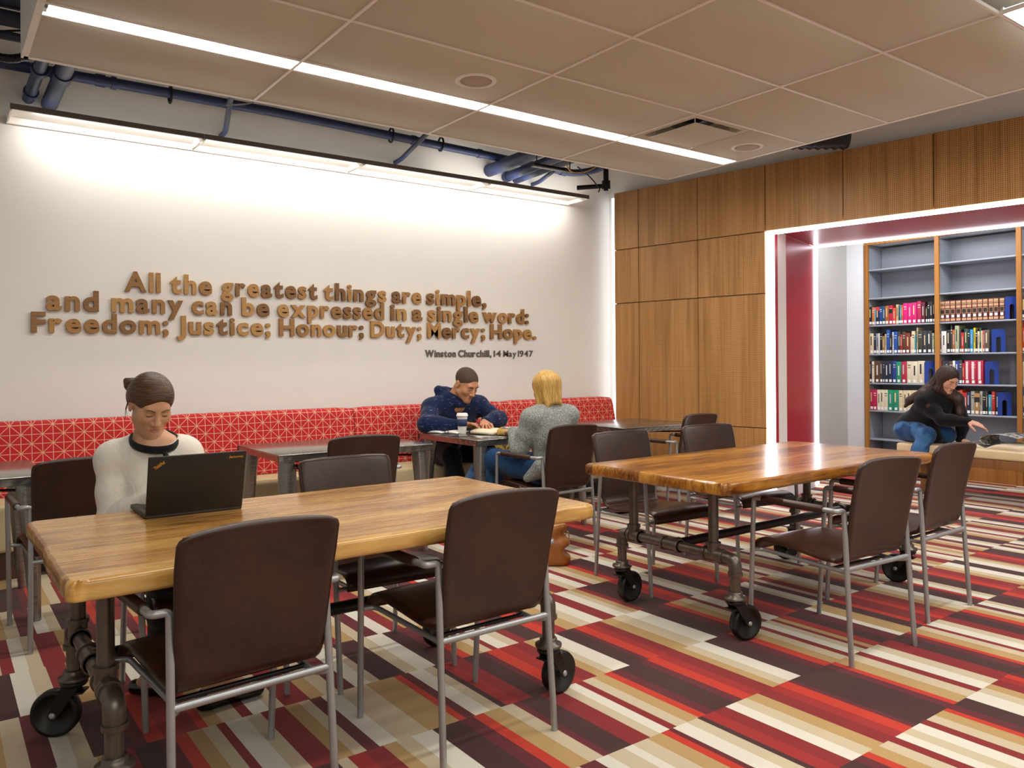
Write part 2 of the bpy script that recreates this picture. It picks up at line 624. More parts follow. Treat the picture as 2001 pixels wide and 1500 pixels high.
CARPET_ROWS = {}
CARPET_ROWS = {8: [(1.813, 'cream'), (1.873, 'white'), (1.914, 'cream'), (1.984, 'tan'), (2.053, 'orange'), (2.089, 'maroon'), (2.114, 'white'), (2.186, 'cream'), (2.243, 'plum'), (2.27, 'bright'), (2.333, 'red'), (2.402, 'white'), (2.464, 'cream'), (2.528, 'tan'), (2.598, 'red'), (2.67, 'bright'), (2.728, 'orange'), (2.792, 'maroon'), (2.82, 'plum'), (3.053, 'maroon'), (3.1, 'orange'), (3.134, 'tan'), (3.215, 'cream'), (3.288, 'red'), (3.336, 'white'), (3.413, 'cream'), (3.482, 'red'), (3.585, 'plum'), (3.682, 'maroon'), (3.734, 'orange'), (3.765, 'tan'), (3.839, 'cream'), (3.896, 'red'), (3.929, 'white'), (4.0, 'cream'), (4.06, 'red'), (4.14, 'plum'), (4.23, 'maroon'), (4.28, 'orange'), (4.33, '')],
 9: [(1.784, 'maroon'), (1.813, 'plum'), (1.911, 'red'), (2.0, 'cream'), (2.048, 'white'), (2.098, 'red'), (2.135, 'cream'), (2.191, 'tan'), (2.252, 'orange'), (2.292, 'maroon'), (2.342, 'plum'), (2.464, 'maroon'), (2.508, 'orange'), (2.567, 'bright'), (2.623, 'red'), (2.696, 'tan'), (2.744, 'cream'), (2.803, 'white'), (2.885, 'plum'), (3.006, 'maroon'), (3.059, 'orange'), (3.113, 'tan'), (3.176, 'cream'), (3.236, 'red'), (3.277, 'white'), (3.335, 'cream'), (3.382, 'red'), (3.412, 'tan'), (3.451, 'bright'), (3.513, 'plum'), (3.598, 'maroon'), (3.677, 'white'), (3.724, 'tan'), (3.831, 'plum'), (3.911, 'orange'), (3.956, 'red'), (4.076, '')],
 10: [(1.335, 'cream'), (1.413, 'tan'), (1.541, 'orange'), (1.572, 'maroon'), (1.611, 'white'), (1.68, 'cream'), (1.728, 'plum'), (1.755, 'bright'), (1.816, 'red'), (1.879, 'plum'), (1.972, 'maroon'), (2.005, 'orange'), (2.072, 'bright'), (2.146, 'red'), (2.217, 'tan'), (2.269, 'cream'), (2.315, 'white'), (2.405, 'plum'), (2.498, 'maroon'), (2.528, 'orange'), (2.589, 'bright'), (2.641, 'red'), (2.699, 'tan'), (2.78, 'cream'), (2.869, 'white'), (2.983, 'plum'), (3.102, 'maroon'), (3.164, 'orange'), (3.207, 'tan'), (3.277, 'cream'), (3.335, 'red'), (3.374, 'white'), (3.461, '')],
 11: [(2.245, 'plum'), (2.349, 'orange'), (2.417, 'bright'), (2.487, 'tan'), (2.569, 'cream'), (2.642, 'white'), (2.728, 'red'), (2.816, 'white'), (2.884, 'cream'), (2.93, 'tan'), (2.976, 'red'), (3.023, 'plum'), (3.22, 'bright'), (3.296, 'orange'), (3.361, '')]}

structure(carpet_floor())
structure(MB().box((-2.6, 6.26, 0), (6.2, 6.42, DECK)).build('wall_left', M['wall_white']))
structure(MB().box((-2.6, -2.6, DECK), (9.6, 6.42, DECK + 0.15)).build('ceiling', M['deck']))

# the timber-clad wall turns 10 degrees off square
W0 = Vector((5.958, 5.3735, 0))
CD = Vector((-0.1722, 0.9851, 0)).normalized()        # along the wall, towards the quote wall
NC = Vector((-CD.y, CD.x, 0))                          # out of the wall, into the room
WROT = math.atan2(-CD.y, -CD.x)                        # local X runs away from the quote wall
JD = Vector((1.205, 0.36, 0)).normalized()             # depth direction of the portal jamb


def wp(s, o=0.0, z=0.0):
    return W0 + CD * s + NC * o + Vector((0, 0, z))


def wall_box(name, s0, s1, o0, o1, z0, z1, mat, parent=None, bevel=0.0):
    """box on the clad wall: s along the wall, o out of it"""
    w = abs(s1 - s0)
    top = max(s0, s1)
    ob = MB().box((0, 0, 0), (w, abs(o1 - o0), z1 - z0), bevel=bevel).build(name, mat, parent)
    ob.location = wp(top, max(o0, o1), z0)
    ob.rotation_euler = (0, 0, WROT)
    return ob


structure(wall_box('wall_right', 0.93, -1.02, -0.12, -0.30, 0, DECK, M['wall_white']))
structure(wall_box('wall_right_upper', -1.02, -4.2, -0.12, -0.30, 2.50, DECK, M['wall_white']))
structure(wall_box('baseboard_right', 0.86, -0.99, -0.055, -0.118, 0, 0.15, M['wall_light']))

# perforated walnut panels
cols = [0.728, 0.423, -0.267, -0.963, -1.664, -2.368, -3.075]
rows_z = [0.15, 0.686, 1.915, 2.478, 3.085]
rname = ['low row near the carpet', 'tall middle row', 'second row down from the top', 'top row']
cname = ['narrow column beside the quote wall', 'middle column of the solid wall', 'column beside the red portal']
GAP = 0.004
for ci in range(6):
    for ri in range(4):
        if ci >= 3 and ri < 3: continue
        ob = wall_box('wall_panel', cols[ci] - GAP, cols[ci + 1] + GAP, 0.0, -0.03, rows_z[ri] + GAP, rows_z[ri + 1] - GAP, M['walnut'])
        if ci < 3:
            lab = f'perforated walnut wall panel in the {cname[ci]}, {rname[ri]}'
        else:
            lab = 'perforated walnut wall panel above the portal, ' + ['first', 'second', 'third'][ci - 3] + ' past its jamb corner'
        tag(ob, lab, 'wall panel', 'perforated walnut wall panels')
structure(wall_box('trim_1', 0.722, -0.955, -0.031, -0.117, 0.16, 3.07, M['black_metal']))
structure(wall_box('trim_2', -0.97, -3.07, -0.031, -0.117, 2.52, 3.07, M['black_metal']))
# hidden cove lamp between the panelling and the quote wall
o = wall_box('cove_light', 0.80, 0.775, -0.06, -0.085, 0.4, 3.05, M['led_soft'])
tag(o, 'upright white cove light glowing in the corner beside the walnut panels', 'light')

# red lined portal
PD = 1.25


def portal_quad(name, a, b, z0, z1, mat, th, side):
    d = (b - a).normalized()
    n = Vector((-d.y, d.x, 0)) * th * side
    mb = MB()
    P = [a, b, b + n, a + n]
    return mb.prism([(p.x, p.y) for p in P], z0, z1).build(name, mat)


jf = wp(-1.035) + JD * 0.055
jr = jf + JD * (PD - 0.055)
structure(portal_quad('wall_portal', jf, jr, 0.15, 2.476, M['red_paint'], 0.05, 1))
structure(portal_quad('baseboard_portal', jf + JD * 0.01, jr + JD * 0.01, 0, 0.148, M['wall_light'], 0.04, 1))
hf, hr = wp(-4.2) + JD * 0.055, wp(-4.2) + JD * PD
mb = MB()
mb.prism([(p.x, p.y) for p in (jf, jr, hr, hf)], 2.477, 2.53)
structure(mb.build('ceiling_portal', M['red_paint']))
o = wall_box('led_strip', -0.968, -1.028, 0.004, -0.05, 0.02, 2.47, M['led'])
tag(o, 'upright white LED strip down the front edge of the red portal', 'light', 'LED strips round the red portal')
o = wall_box('led_strip', -0.968, -4.2, 0.004, -0.05, 2.448, 2.474, M['led'])
tag(o, 'level white LED strip along the near top edge of the red portal', 'light', 'LED strips round the red portal')
n2 = Vector((-JD.y, JD.x, 0))
mb = MB()
a = jr + JD * 0.004
mb.prism([(p.x, p.y) for p in (a - n2 * 0.012, a + JD * 0.09 - n2 * 0.012, a + JD * 0.09 + n2 * 0.05, a + n2 * 0.05)], 0.02, 2.50)
o = mb.build('led_strip', M['led'])
tag(o, 'upright white LED strip down the far edge of the red portal', 'light', 'LED strips round the red portal')
a, b = jr + JD * 0.004, hr + JD * 0.004
mb = MB()
mb.prism([(p.x, p.y) for p in (a, a + JD * 0.05, b + JD * 0.05, b)], 2.462, 2.53)
o = mb.build('led_strip', M['led'])
tag(o, 'level white LED strip along the far top edge of the red portal', 'light', 'LED strips round the red portal')

# stack room beyond the portal
BX = 8.97
structure(MB().box((7.36, 5.33, 0), (9.6, 5.45, 3.0)).build('wall_stack', M['wall_grey']))
structure(MB().box((BX + 0.01, 5.115, 0), (9.5, 5.329, 3.0)).build('wall_pilaster', M['wall_light']))
structure(MB().box((BX + 0.01, 1.6, 2.672), (9.5, 5.114, 3.0)).build('wall_bulkhead', M['wall_light']))
structure(MB().box((9.42, 1.6, 0), (9.6, 5.33, 2.67)).build('wall_far', M['wall_grey']))
structure(MB().box((7.30, 1.6, 3.0), (9.6, 5.45, 3.12)).build('ceiling_stack', M['wall_light']))

# ------------------------------------------------------------------ ceiling cloud
CZ = 2.90
gx = [0.395, 1.583, 2.794, 4.0, 5.215]
gy = [4.775, 4.154, 4.008, 3.403, 2.782, 2.162, 1.612]
edge = MB()
edge.box((gx[0] - 0.012, 0.9, CZ - 0.004), (gx[0] + 0.02, gy[0] + 0.012, CZ + 0.30))
edge.box((gx[0], gy[0] - 0.02, CZ - 0.004), (gx[4], gy[0] + 0.012, CZ + 0.30))
edge.box((gx[4] - 0.02, 0.9, CZ - 0.004), (gx[4] + 0.012, gy[0] + 0.012, CZ + 0.30))
cloud = thing('ceiling_cloud_frame', 'pale metal frame of the hung ceiling cloud above the tables', 'ceiling frame', (0, 0, 0))
edge.build('edge_trim', M['white_metal'], cloud)
for gxx in gx[1:4]:
    MB().box((gxx - 0.008, 0.9, CZ - 0.006), (gxx + 0.008, gy[0], CZ + 0.012), bevel=0.002).build('tee_bar', M['white_metal'], cloud)
for gyy in gy[1:]:
    MB().box((gx[0], gyy - 0.008, CZ - 0.005), (gx[4], gyy + 0.008, CZ + 0.012), bevel=0.002).build('tee_bar', M['white_metal'], cloud)
MB().box((gx[0], 0.9, CZ + 0.27), (gx[4], gy[0], CZ + 0.30)).build('top_deck', M['deck'], cloud)


def tile(x0, x1, y0, y1, label):
    o = MB().box((x0 + 0.0075, y0 + 0.0075, CZ), (x1 - 0.0075, y1 - 0.0075, CZ + 0.018), bevel=0.003, seg=1).build('ceiling_tile', M['tile'])
    tag(o, label, 'ceiling tile', 'ceiling cloud tiles')


ctext = ['at the open far end from the walnut wall', 'third from the walnut wall', 'second from the walnut wall', 'next to the walnut wall']
for c in range(4):
    tile(gx[c], gx[c + 1], gy[1], gy[0], 'pale ceiling tile between linear lamp and quote wall, ' + ctext[c])
    if c == 3:
        tile(4.61, gx[4], gy[3], gy[2], 'half-size pale ceiling tile holding the small round speaker by the walnut wall')
    else:
        t_ = 'pale ceiling tile just inside the linear lamp, ' + ctext[c]
        if c == 1: t_ = 'pale ceiling tile just inside the linear lamp, holding the larger-looking round speaker'
        tile(gx[c], gx[c + 1], gy[3], gy[2], t_)
    tile(gx[c], gx[c + 1], gy[4], gy[3], 'pale ceiling tile in the second row inside the linear lamp, ' + ctext[c])
    if c >= 1:
        tile(gx[c], gx[c + 1], gy[5], gy[4], 'pale ceiling tile in the third row inside the linear lamp, ' + ctext[c])
    if c >= 2:
        tile(gx[c], gx[c + 1], gy[6], gy[5], 'pale ceiling tile in the fourth row inside the linear lamp, ' + ctext[c])


def linear_lamp(x0, x1, y0, y1, label):
    t = thing('linear_lamp', label, 'ceiling light', (0, 0, 0), group='linear lamps in the ceiling cloud')
    MB().box((x0, y0 + 0.012, CZ + 0.012), (x1, y1 - 0.012, CZ + 0.02)).build('diffuser', M['glow'], t)
    f = MB()
    f.box((x0, y0 + 0.001, CZ - 0.004), (x1, y0 + 0.012, CZ + 0.03))
    f.box((x0, y1 - 0.012, CZ - 0.004), (x1, y1 - 0.001, CZ + 0.03))
    f.build('rim', M['white_metal'], t)


for k in range(4):
    linear_lamp(gx[k] + 0.03 * (k == 0) + 0.01, gx[k + 1] - 0.01 - 0.02 * (k == 3), gy[1], gy[2],
                ['glowing white linear ceiling lamp at the open far end of the cloud', 'glowing white linear ceiling lamp, second length from the open end',
                 'glowing white linear ceiling lamp, third length, before the square diffuser', 'glowing white linear ceiling lamp beside the square diffuser'][k] + '')
linear_lamp(gx[3] + 0.01, gx[4] - 0.03, 1.46, 1.606, 'short glimpse of a second linear ceiling lamp far from the quote wall')

# round speakers and the square air diffuser
for (sx, sy, sr, lab) in ((2.498, 3.722, 0.115, 'round off-white ceiling speaker in the middle of the cloud'), (4.925, 3.712, 0.115, 'round off-white ceiling speaker near the walnut wall')):
    t = thing('ceiling_speaker', lab, 'speaker', (sx, sy, CZ), group='round ceiling speakers')
    MB().lathe([(0.092, 0.0), (0.092, -0.006), (sr, -0.006), (sr + 0.004, -0.002), (sr + 0.004, 0.0)], 48).build('ring', M['white_metal'], t)
    MB().lathe([(0.0005, -0.003), (0.092, -0.003), (0.092, 0.0), (0.0005, 0.0)], 48).build('grille', plain('speaker_grille', '#BDB3A2', 0.9, scale=500, var=0.2), t)
t = thing('air_diffuser', 'square white air diffuser with a dropped face plate beside the linear lamp', 'air vent', (4.305, 3.705, CZ))
f = MB()
f.box((-0.295, -0.29, 0.0), (-0.245, 0.29, 0.018)); f.box((0.245, -0.29, 0.0), (0.295, 0.29, 0.018))
f.box((-0.245, -0.29, 0.0), (0.245, -0.24, 0.018)); f.box((-0.245, 0.24, 0.0), (0.245, 0.29, 0.018))
f.build('frame', M['tile'], t)
throat = MB()
P = [[(-0.245, -0.24, 0.0), (0.245, -0.24, 0.0), (0.245, 0.24, 0.0), (-0.245, 0.24, 0.0), (-0.245, -0.24, 0.0)],
     [(-0.2, -0.2, 0.075), (0.2, -0.2, 0.075), (0.2, 0.2, 0.075), (-0.2, 0.2, 0.075), (-0.2, -0.2, 0.075)]]
throat.grid(P, smooth=False)
throat.box((-0.2, -0.2, 0.075), (0.2, 0.2, 0.09))
throat.build('throat', M['tile'], t, fix=False)
MB().lathe([(0.0005, 0.066), (0.15, 0.066), (0.15, 0.074), (0.0005, 0.074)], 32).build('duct_mouth', M['black_metal'], t)
MB().box((-0.215, -0.215, -0.022), (0.215, 0.215, -0.016), bevel=0.002).build('face_plate', M['tile'], t)
s = MB()
for (qx, qy) in ((-0.18, -0.18), (0.18, -0.18), (0.18, 0.18), (-0.18, 0.18)):
    s.tube([(qx, qy, -0.017), (qx * 1.03, qy * 1.03, 0.072)], 0.004, 6)
s.build('bracket', M['white_metal'], t)

# ------------------------------------------------------------------ wall washer along the quote wall
seg_x = [0.415, 1.61, 2.875, 4.13, 5.34]
for k in range(4):
    x0, x1 = seg_x[k], seg_x[k + 1] - 0.006
    t = thing('wall_washer', ['first wall washer trough from the open end, above the quote wall', 'second wall washer trough from the open end, above the quote',
                              'third wall washer trough, above the end of the quote', 'last wall washer trough, next to the walnut corner'][k], 'wall light', (0, 0, 0), group='wall washers above the quote')
    MB().box((x0, 5.925, 2.940), (x1, 5.937, 2.975)).build('lip', M['shaded_lip'], t)
    tr = MB()
    tr.box((x0, 5.938, 2.971), (x1, 6.255, 2.977))
    tr.box((x0, 6.235, 2.925), (x1, 6.257, 2.970))
    tr.build('trough', M['white_metal'], t)
    rf = MB()
    rf.grid([[(x, 5.938 + 0.09 * u, 2.945 + 0.025 * math.sin(u * math.pi / 2)) for u in (0, .25, .5, .75, 1)] for x in (x0, x1)])
    rf.build('reflector', M['white_metal'], t, fix=False)
    MB().box((x0, 5.938, 2.932), (x0 + 0.010, 6.256, 2.970)).build('end_plate', M['white_metal'], t)
    MB().box((x1 - 0.010, 5.938, 2.932), (x1, 6.256, 2.970)).build('end_plate', M['white_metal'], t)

# ------------------------------------------------------------------ services above the cloud


def pipe(name, pts, r, label, cat='pipe', mat='navy_pipe', seg=16, collars=(), group=None, bend=0.12):
    t = thing(name, label, cat, (0, 0, 0), group=group)
    MB().tube(fillet(pts, bend, 6), r, seg).build('barrel', M[mat], t)
    for (a, b, rr) in collars:
        a, b = Vector(a), Vector(b)
        MB().tube([a, b], rr, seg).build('collar', M[mat], t)
    return t


def yr(x): return (x, 5.5, 3.085)


pipe('main_pipe', [(-1.4, 6.12, 3.275), (2.2, 6.12, 3.29), (4.2, 6.12, 3.255), (5.3, 6.12, 3.225), (5.52, 6.0, 3.27), (5.56, 5.3, 3.42)], 0.036, 'long navy main pipe running beside the ceiling cloud', collars=[
    ((0.93, 6.12, 3.285), (0.99, 6.12, 3.285), 0.043), ((1.03, 6.12, 3.285), (1.06, 6.12, 3.285), 0.045), ((3.42, 6.12, 3.269), (3.46, 6.12, 3.268), 0.042), ((4.12, 6.12, 3.257), (4.16, 6.12, 3.256), 0.042), ((5.12, 6.12, 3.230), (5.19, 6.12, 3.228), 0.043)])
for x in (1.42, 3.22, 3.72):
    t = thing('pipe_hanger', {1.42: 'flat dark strap hanger on the navy main pipe near the open end', 3.22: 'dark ring hanger on the navy main pipe, first of two close together', 3.72: 'dark ring hanger on the navy main pipe, nearer the walnut wall'}[x], 'pipe hanger', (x, 6.12, 3.265), group='hangers on the main pipe')
    ring = [(0, 0.047 * math.cos(a), 0.012 + 0.06 * math.sin(a)) for a in np.linspace(-math.pi / 2, 1.5 * math.pi, 25)]
    MB().tube(ring, 0.009, 8).build('ring', M['black_metal'], t)
    MB().tube([(0, 0, 0.07), (0, 0, DECK - 3.27)], 0.006, 8).build('rod', M['black_metal'], t)
G = 'navy pipes entering the quote wall'
pipe('drain_pipe', [(0.542, 6.30, 3.116), (0.553, 5.28, 3.145)], 0.036, 'thin navy pipe with two collars entering the quote wall, open end', collars=[((0.545, 6.13, 3.121), (0.546, 6.09, 3.122), 0.046), ((0.553, 5.70, 3.135), (0.554, 5.64, 3.137), 0.048)], group=G)
pipe('drain_pipe', [(0.665, 6.30, 3.098), (0.676, 5.28, 3.135)], 0.050, 'thick navy pipe with one coupling entering the quote wall, open end', collars=[((0.672, 5.72, 3.12), (0.674, 5.60, 3.125), 0.060)], group=G)
pipe('drain_pipe', [(4.34, 6.30, 3.150), (4.36, 4.9, 3.190)], 0.060, 'thickest navy pipe entering the quote wall near the walnut wall', group=G)
pipe('drain_pipe', [(4.535, 6.30, 3.110), (4.55, 4.9, 3.16)], 0.045, 'navy pipe entering the quote wall, first of a close pair', collars=[((4.536, 6.24, 3.112), (4.536, 6.20, 3.113), 0.051)], group=G)
pipe('drain_pipe', [(4.665, 6.30, 3.110), (4.68, 4.9, 3.16)], 0.045, 'navy pipe entering the quote wall, second of a close pair', group=G)
for (xw, zw, xm, lab) in ((1.821, 3.072, 1.70, 'short bent navy conduit dropping to the wall washers, nearest the open end'), (3.33, 3.083, 3.29, 'bent navy conduit dropping to the wall washers, middle one'), (4.871, 3.085, 4.80, 'bent navy conduit dropping to the wall washers by the walnut wall')):
    pipe('conduit', [(xw, 6.29, zw), (xw, 6.15, zw + 0.005), (xm, 5.6, zw + 0.11), (xm, 5.42, zw + 0.09)], 0.020, lab, 'conduit', collars=[((xm, 5.44, zw + 0.09), (xm, 5.40, zw + 0.09), 0.026)], group='bent conduits by the quote wall', bend=0.25)
t = thing('sprinkler', 'black sprinkler drop with a tee arm near the walnut corner', 'sprinkler', (5.165, 5.5, 2.97))
MB().tube([(0, 0, 0.02), (0, 0, 0.785)], 0.026, 12).build('riser', M['black_metal'], t)
MB().tube([(0, 0, -0.035), (0, 0, 0.045)], 0.042, 12).tube([(0, 0, -0.05), (0, 0, -0.03)], 0.022, 12).build('tee', M['black_metal'], t)
MB().tube([(0.0, 0, 0.0), (-0.13, 0.17, 0.0), (-0.17, 0.22, 0.0)], 0.022, 12).build('arm', M['black_metal'], t)
MB().tube(fillet([(-0.38, -0.03, 0.12), (-0.2, 0.0, 0.06), (-0.05, 0.03, -0.03), (-0.06, 0.04, -0.06)], 0.08), 0.006, 6).build('wire', M['black_metal'], t)
tag(MB().box((4.22, 5.38, 3.005), (4.68, 5.44, 3.03), bevel=0.004).tube([(4.26, 5.41, 3.02), (4.26, 5.41, DECK)], 0.005, 8).tube([(4.64, 5.41, 3.02), (4.64, 5.41, DECK)], 0.005, 8).build('cable_tray', M['black_metal']), 'short black cable tray crossing under the navy pipes', 'cable tray')
tag(MB().tube(fillet([(4.50, 5.3, 3.04), (4.60, 5.35, 2.985), (4.75, 5.3, 3.0), (4.9, 5.2, 3.12), (4.9, 4.95, DECK)], 0.12), 0.006, 8).build('cable', plain('yellow_cable', '#C9A24E', 0.5)), 'thin yellow cable looping below the pipes near the corner', 'cable')
tag(MB().tube(fillet([(1.62, 5.45, 3.06), (1.75, 5.4, 3.075), (1.86, 5.3, 3.12), (1.9, 5.0, 3.3)], 0.12), 0.006, 8).build('cable', plain('grey_cable', '#8C96A0', 0.5)), 'thin grey cable rising behind the cloud above the bent conduit', 'cable')
for (z, y, r, lab) in ((3.255, 5.0, 0.045, 'navy duct run above the others past the cloud end'), (3.155, 5.0, 0.042, 'navy duct run in the middle past the cloud end'), (3.078, 5.05, 0.024, 'slim navy duct run lowest past the cloud end')):
    pipe('duct', [(-1.5, y, z), (0.44, y, z + 0.01)], r, lab, 'duct', 'navy_duct', group='navy ducts past the cloud end')
pts = fillet([(-0.2, 5.2, 3.10), (0.20, 5.25, 3.03), (0.38, 5.28, 3.04), (0.45, 5.30, 3.08)], 0.2, 10)
tag(MB().tube(pts, [0.022 + 0.004 * (i % 2) for i in range(len(pts))], 12).build('flexible_conduit', M['black_metal']), 'ribbed black flexible conduit curving under the cloud corner', 'conduit')
tag(MB().tube([(-0.3, 5.1, 2.95), (0.9, 5.2, 3.32)], 0.007, 8).build('hanger_wire', M['black_metal']), 'thin dark brace wire slanting past the cloud corner', 'wire')
q0, q1 = wp(-1.2, 0.62, 3.16), wp(-1.78, 0.18, 3.13)
n_ = 22
pts = [q0.lerp(q1, i / n_) for i in range(n_ + 1)]
tag(MB().tube(pts, [0.085 + 0.016 * (i % 2) for i in range(n_ + 1)], 20).build('flexible_duct', M['black_metal']), 'black ribbed flexible duct end above the walnut panels', 'duct')

# ------------------------------------------------------------------ wooden letters of the wall quote
M['letter'] = walnut_panel('letter_wood', 0, [(0.25, '#6E4A2A'), (0.45, '#8C6238'), (0.6, '#A87B48'), (0.8, '#BC9058')], False)
_t = NT('letter_wood_tone')
_c = _t.coords()
_oi = _t.n('ShaderNodeObjectInfo')
_x, _y, _z = _t.sep(_c)
_cb = _t.n('ShaderNodeCombineXYZ')
_t.link(_t.math('ADD', _x, _t.math('MULTIPLY', _oi.outputs['Random'], 30)), _cb.inputs[0]); _t.link(_y, _cb.inputs[1]); _t.link(_t.math('ADD', _z, _t.math('MULTIPLY', _oi.outputs['Random'], 50)), _cb.inputs[2])
_g = _t.noise(_t.mapping(_cb.outputs[0], (3, 3, 60), rot=(0, 0.15, 0)), 1.6, 4)
_f = _t.math('ADD', _t.math('MULTIPLY', _g, 0.45), _t.math('MULTIPLY', _oi.outputs['Random'], 0.5))
_t.base(_t.ramp(_f, [(0.15, '#6F4B2C'), (0.4, '#926A3E'), (0.6, '#B0824C'), (0.85, '#BF955C')]))
_t.set(0.55, spec=0.3)
M['letter'] = _t.m
M['letter_grey'] = plain('pewter_letter', '#6E675F', 0.4, metal=0.4, var=0.03)


def glyph_mesh(ch, height, bold, depth, bevel):
    cu = bpy.data.curves.new('glyph', 'FONT')
    cu.body = ch
    cu.size = 1.0
    cu.offset = bold
    cu.extrude = depth / height / 2.0
    cu.resolution_u = 5
    ob = bpy.data.objects.new('glyph', cu)
    COL.objects.link(ob)
    dg = bpy.context.evaluated_depsgraph_get()
    me = bpy.data.meshes.new_from_object(ob.evaluated_get(dg))
    bpy.data.objects.remove(ob)
    bpy.data.curves.remove(cu)
    return me


def advance(ch, bold=0.0):
    return GLY[ch][1], GLY[ch][2]


GLY = {}
ORD = ['first', 'second', 'third', 'fourth', 'fifth', 'sixth', 'seventh', 'eighth', 'ninth', 'tenth', 'eleventh', 'twelfth', 'thirteenth', 'fourteenth', 'fifteenth', 'sixteenth', 'seventeenth',
       'eighteenth', 'nineteenth', 'twentieth', 'twenty-first', 'twenty-second', 'twenty-third', 'twenty-fourth', 'twenty-fifth', 'twenty-sixth', 'twenty-seventh', 'twenty-eighth', 'twenty-ninth', 'thirtieth']
CAPH = 0.729      # cap height of the built-in font at size 1


def set_word(word, x0, x1, z, cap, mat, key, bold, depth, yb, where, kind, group):
    """letters of one word between x0 and x1 on the quote wall, baseline z"""
    glyphs = []
    pen = 0.0
    for ch in word:
        k = (ch, key)
        if k not in GLY:
            me = glyph_mesh(ch, cap / CAPH, bold, depth, 0)
            xs = [v.co.x for v in me.vertices]
            GLY[k] = (me, min(xs), max(xs))
        me, a, b = GLY[k]
        gap = 0.10
        glyphs.append((ch, me, pen - a, a, b))
        pen += (b - a) + gap
    total = pen - 0.10
    size = cap / CAPH
    sx = (x1 - x0) / total
    for i, (ch, me, off, a, b) in enumerate(glyphs):
        m2 = me.copy()
        cx = x0 + (off + (a + b) / 2) * sx
        for v in m2.vertices:
            X, Yv, Zv = v.co
            v.co = ((X - (a + b) / 2) * sx, -(Zv * size), Yv * size)
        m2.materials.clear()
        m2.materials.append(mat)
        m2.update()
        o = bpy.data.objects.new('letter', m2)
        COL.objects.link(o)
        o.location = (cx, yb - depth / 2, z)
        nm = {';': 'semicolon', ',': 'comma', ':': 'colon', '.': 'full stop'}.get(ch, ('capital ' + ch if ch.isupper() else ('figure ' + ch if ch.isdigit() else ch)))
        tag(o, f'{kind} {nm}, {ORD[i]} character of {where}', 'letter', group)


LINES = [(1.842, 0.142, 'top line', [('All', 1.1272, 1.3686), ('the', 1.4362, 1.7353), ('greatest', 1.8057, 2.5838), ('things', 2.6421, 3.2182), ('are', 3.2794, 3.5691), ('simple,', 3.6286, 4.2819)]),
         (1.69, 0.142, 'middle line', [('and', 0.6357, 0.9587), ('many', 1.0405, 1.5252), ('can', 1.5891, 1.8858), ('be', 1.9635, 2.1798), ('expressed', 2.2494, 3.1958), ('in', 3.2628, 3.417), ('a', 3.4798, 3.5791), ('single', 3.6409, 4.1876), ('word:', 4.2428, 4.7911)]),
         (1.537, 0.137, 'bottom line', [('Freedom;', 0.5481, 1.4219), ('Justice;', 1.483, 2.1881), ('Honour;', 2.2607, 3.0004), ('Duty;', 3.0695, 3.5691), ('Mercy;', 3.6366, 4.2641), ('Hope.', 4.3314, 4.8848)])]
for (z, cap, ln, words_) in LINES:
    for wi, (w, a, b) in enumerate(words_):
        set_word(w, a, b, z, cap, M['letter'], 'bold', 0.034, 0.026, 6.252, f'the {ORD[wi]} word in the quote\'s {ln}', 'wooden', 'wooden letters of the wall quote')
for wi, (w, a, b, bold) in enumerate([('Winston', 3.6179, 3.9467, 0.03), ('Churchill,', 3.9738, 4.3505, 0.03), ('14', 4.38, 4.4649, 0.004), ('May', 4.4931, 4.6482, 0.004), ('1947', 4.6709, 4.8556, 0.004)]):
    set_word(w, a, b, 1.3605, 0.064, M['letter_grey'], f'small{bold}', bold, 0.008, 6.256, f'the {ORD[wi]} word in the credit line', 'small grey', 'grey letters of the credit line')

# ------------------------------------------------------------------ chairs


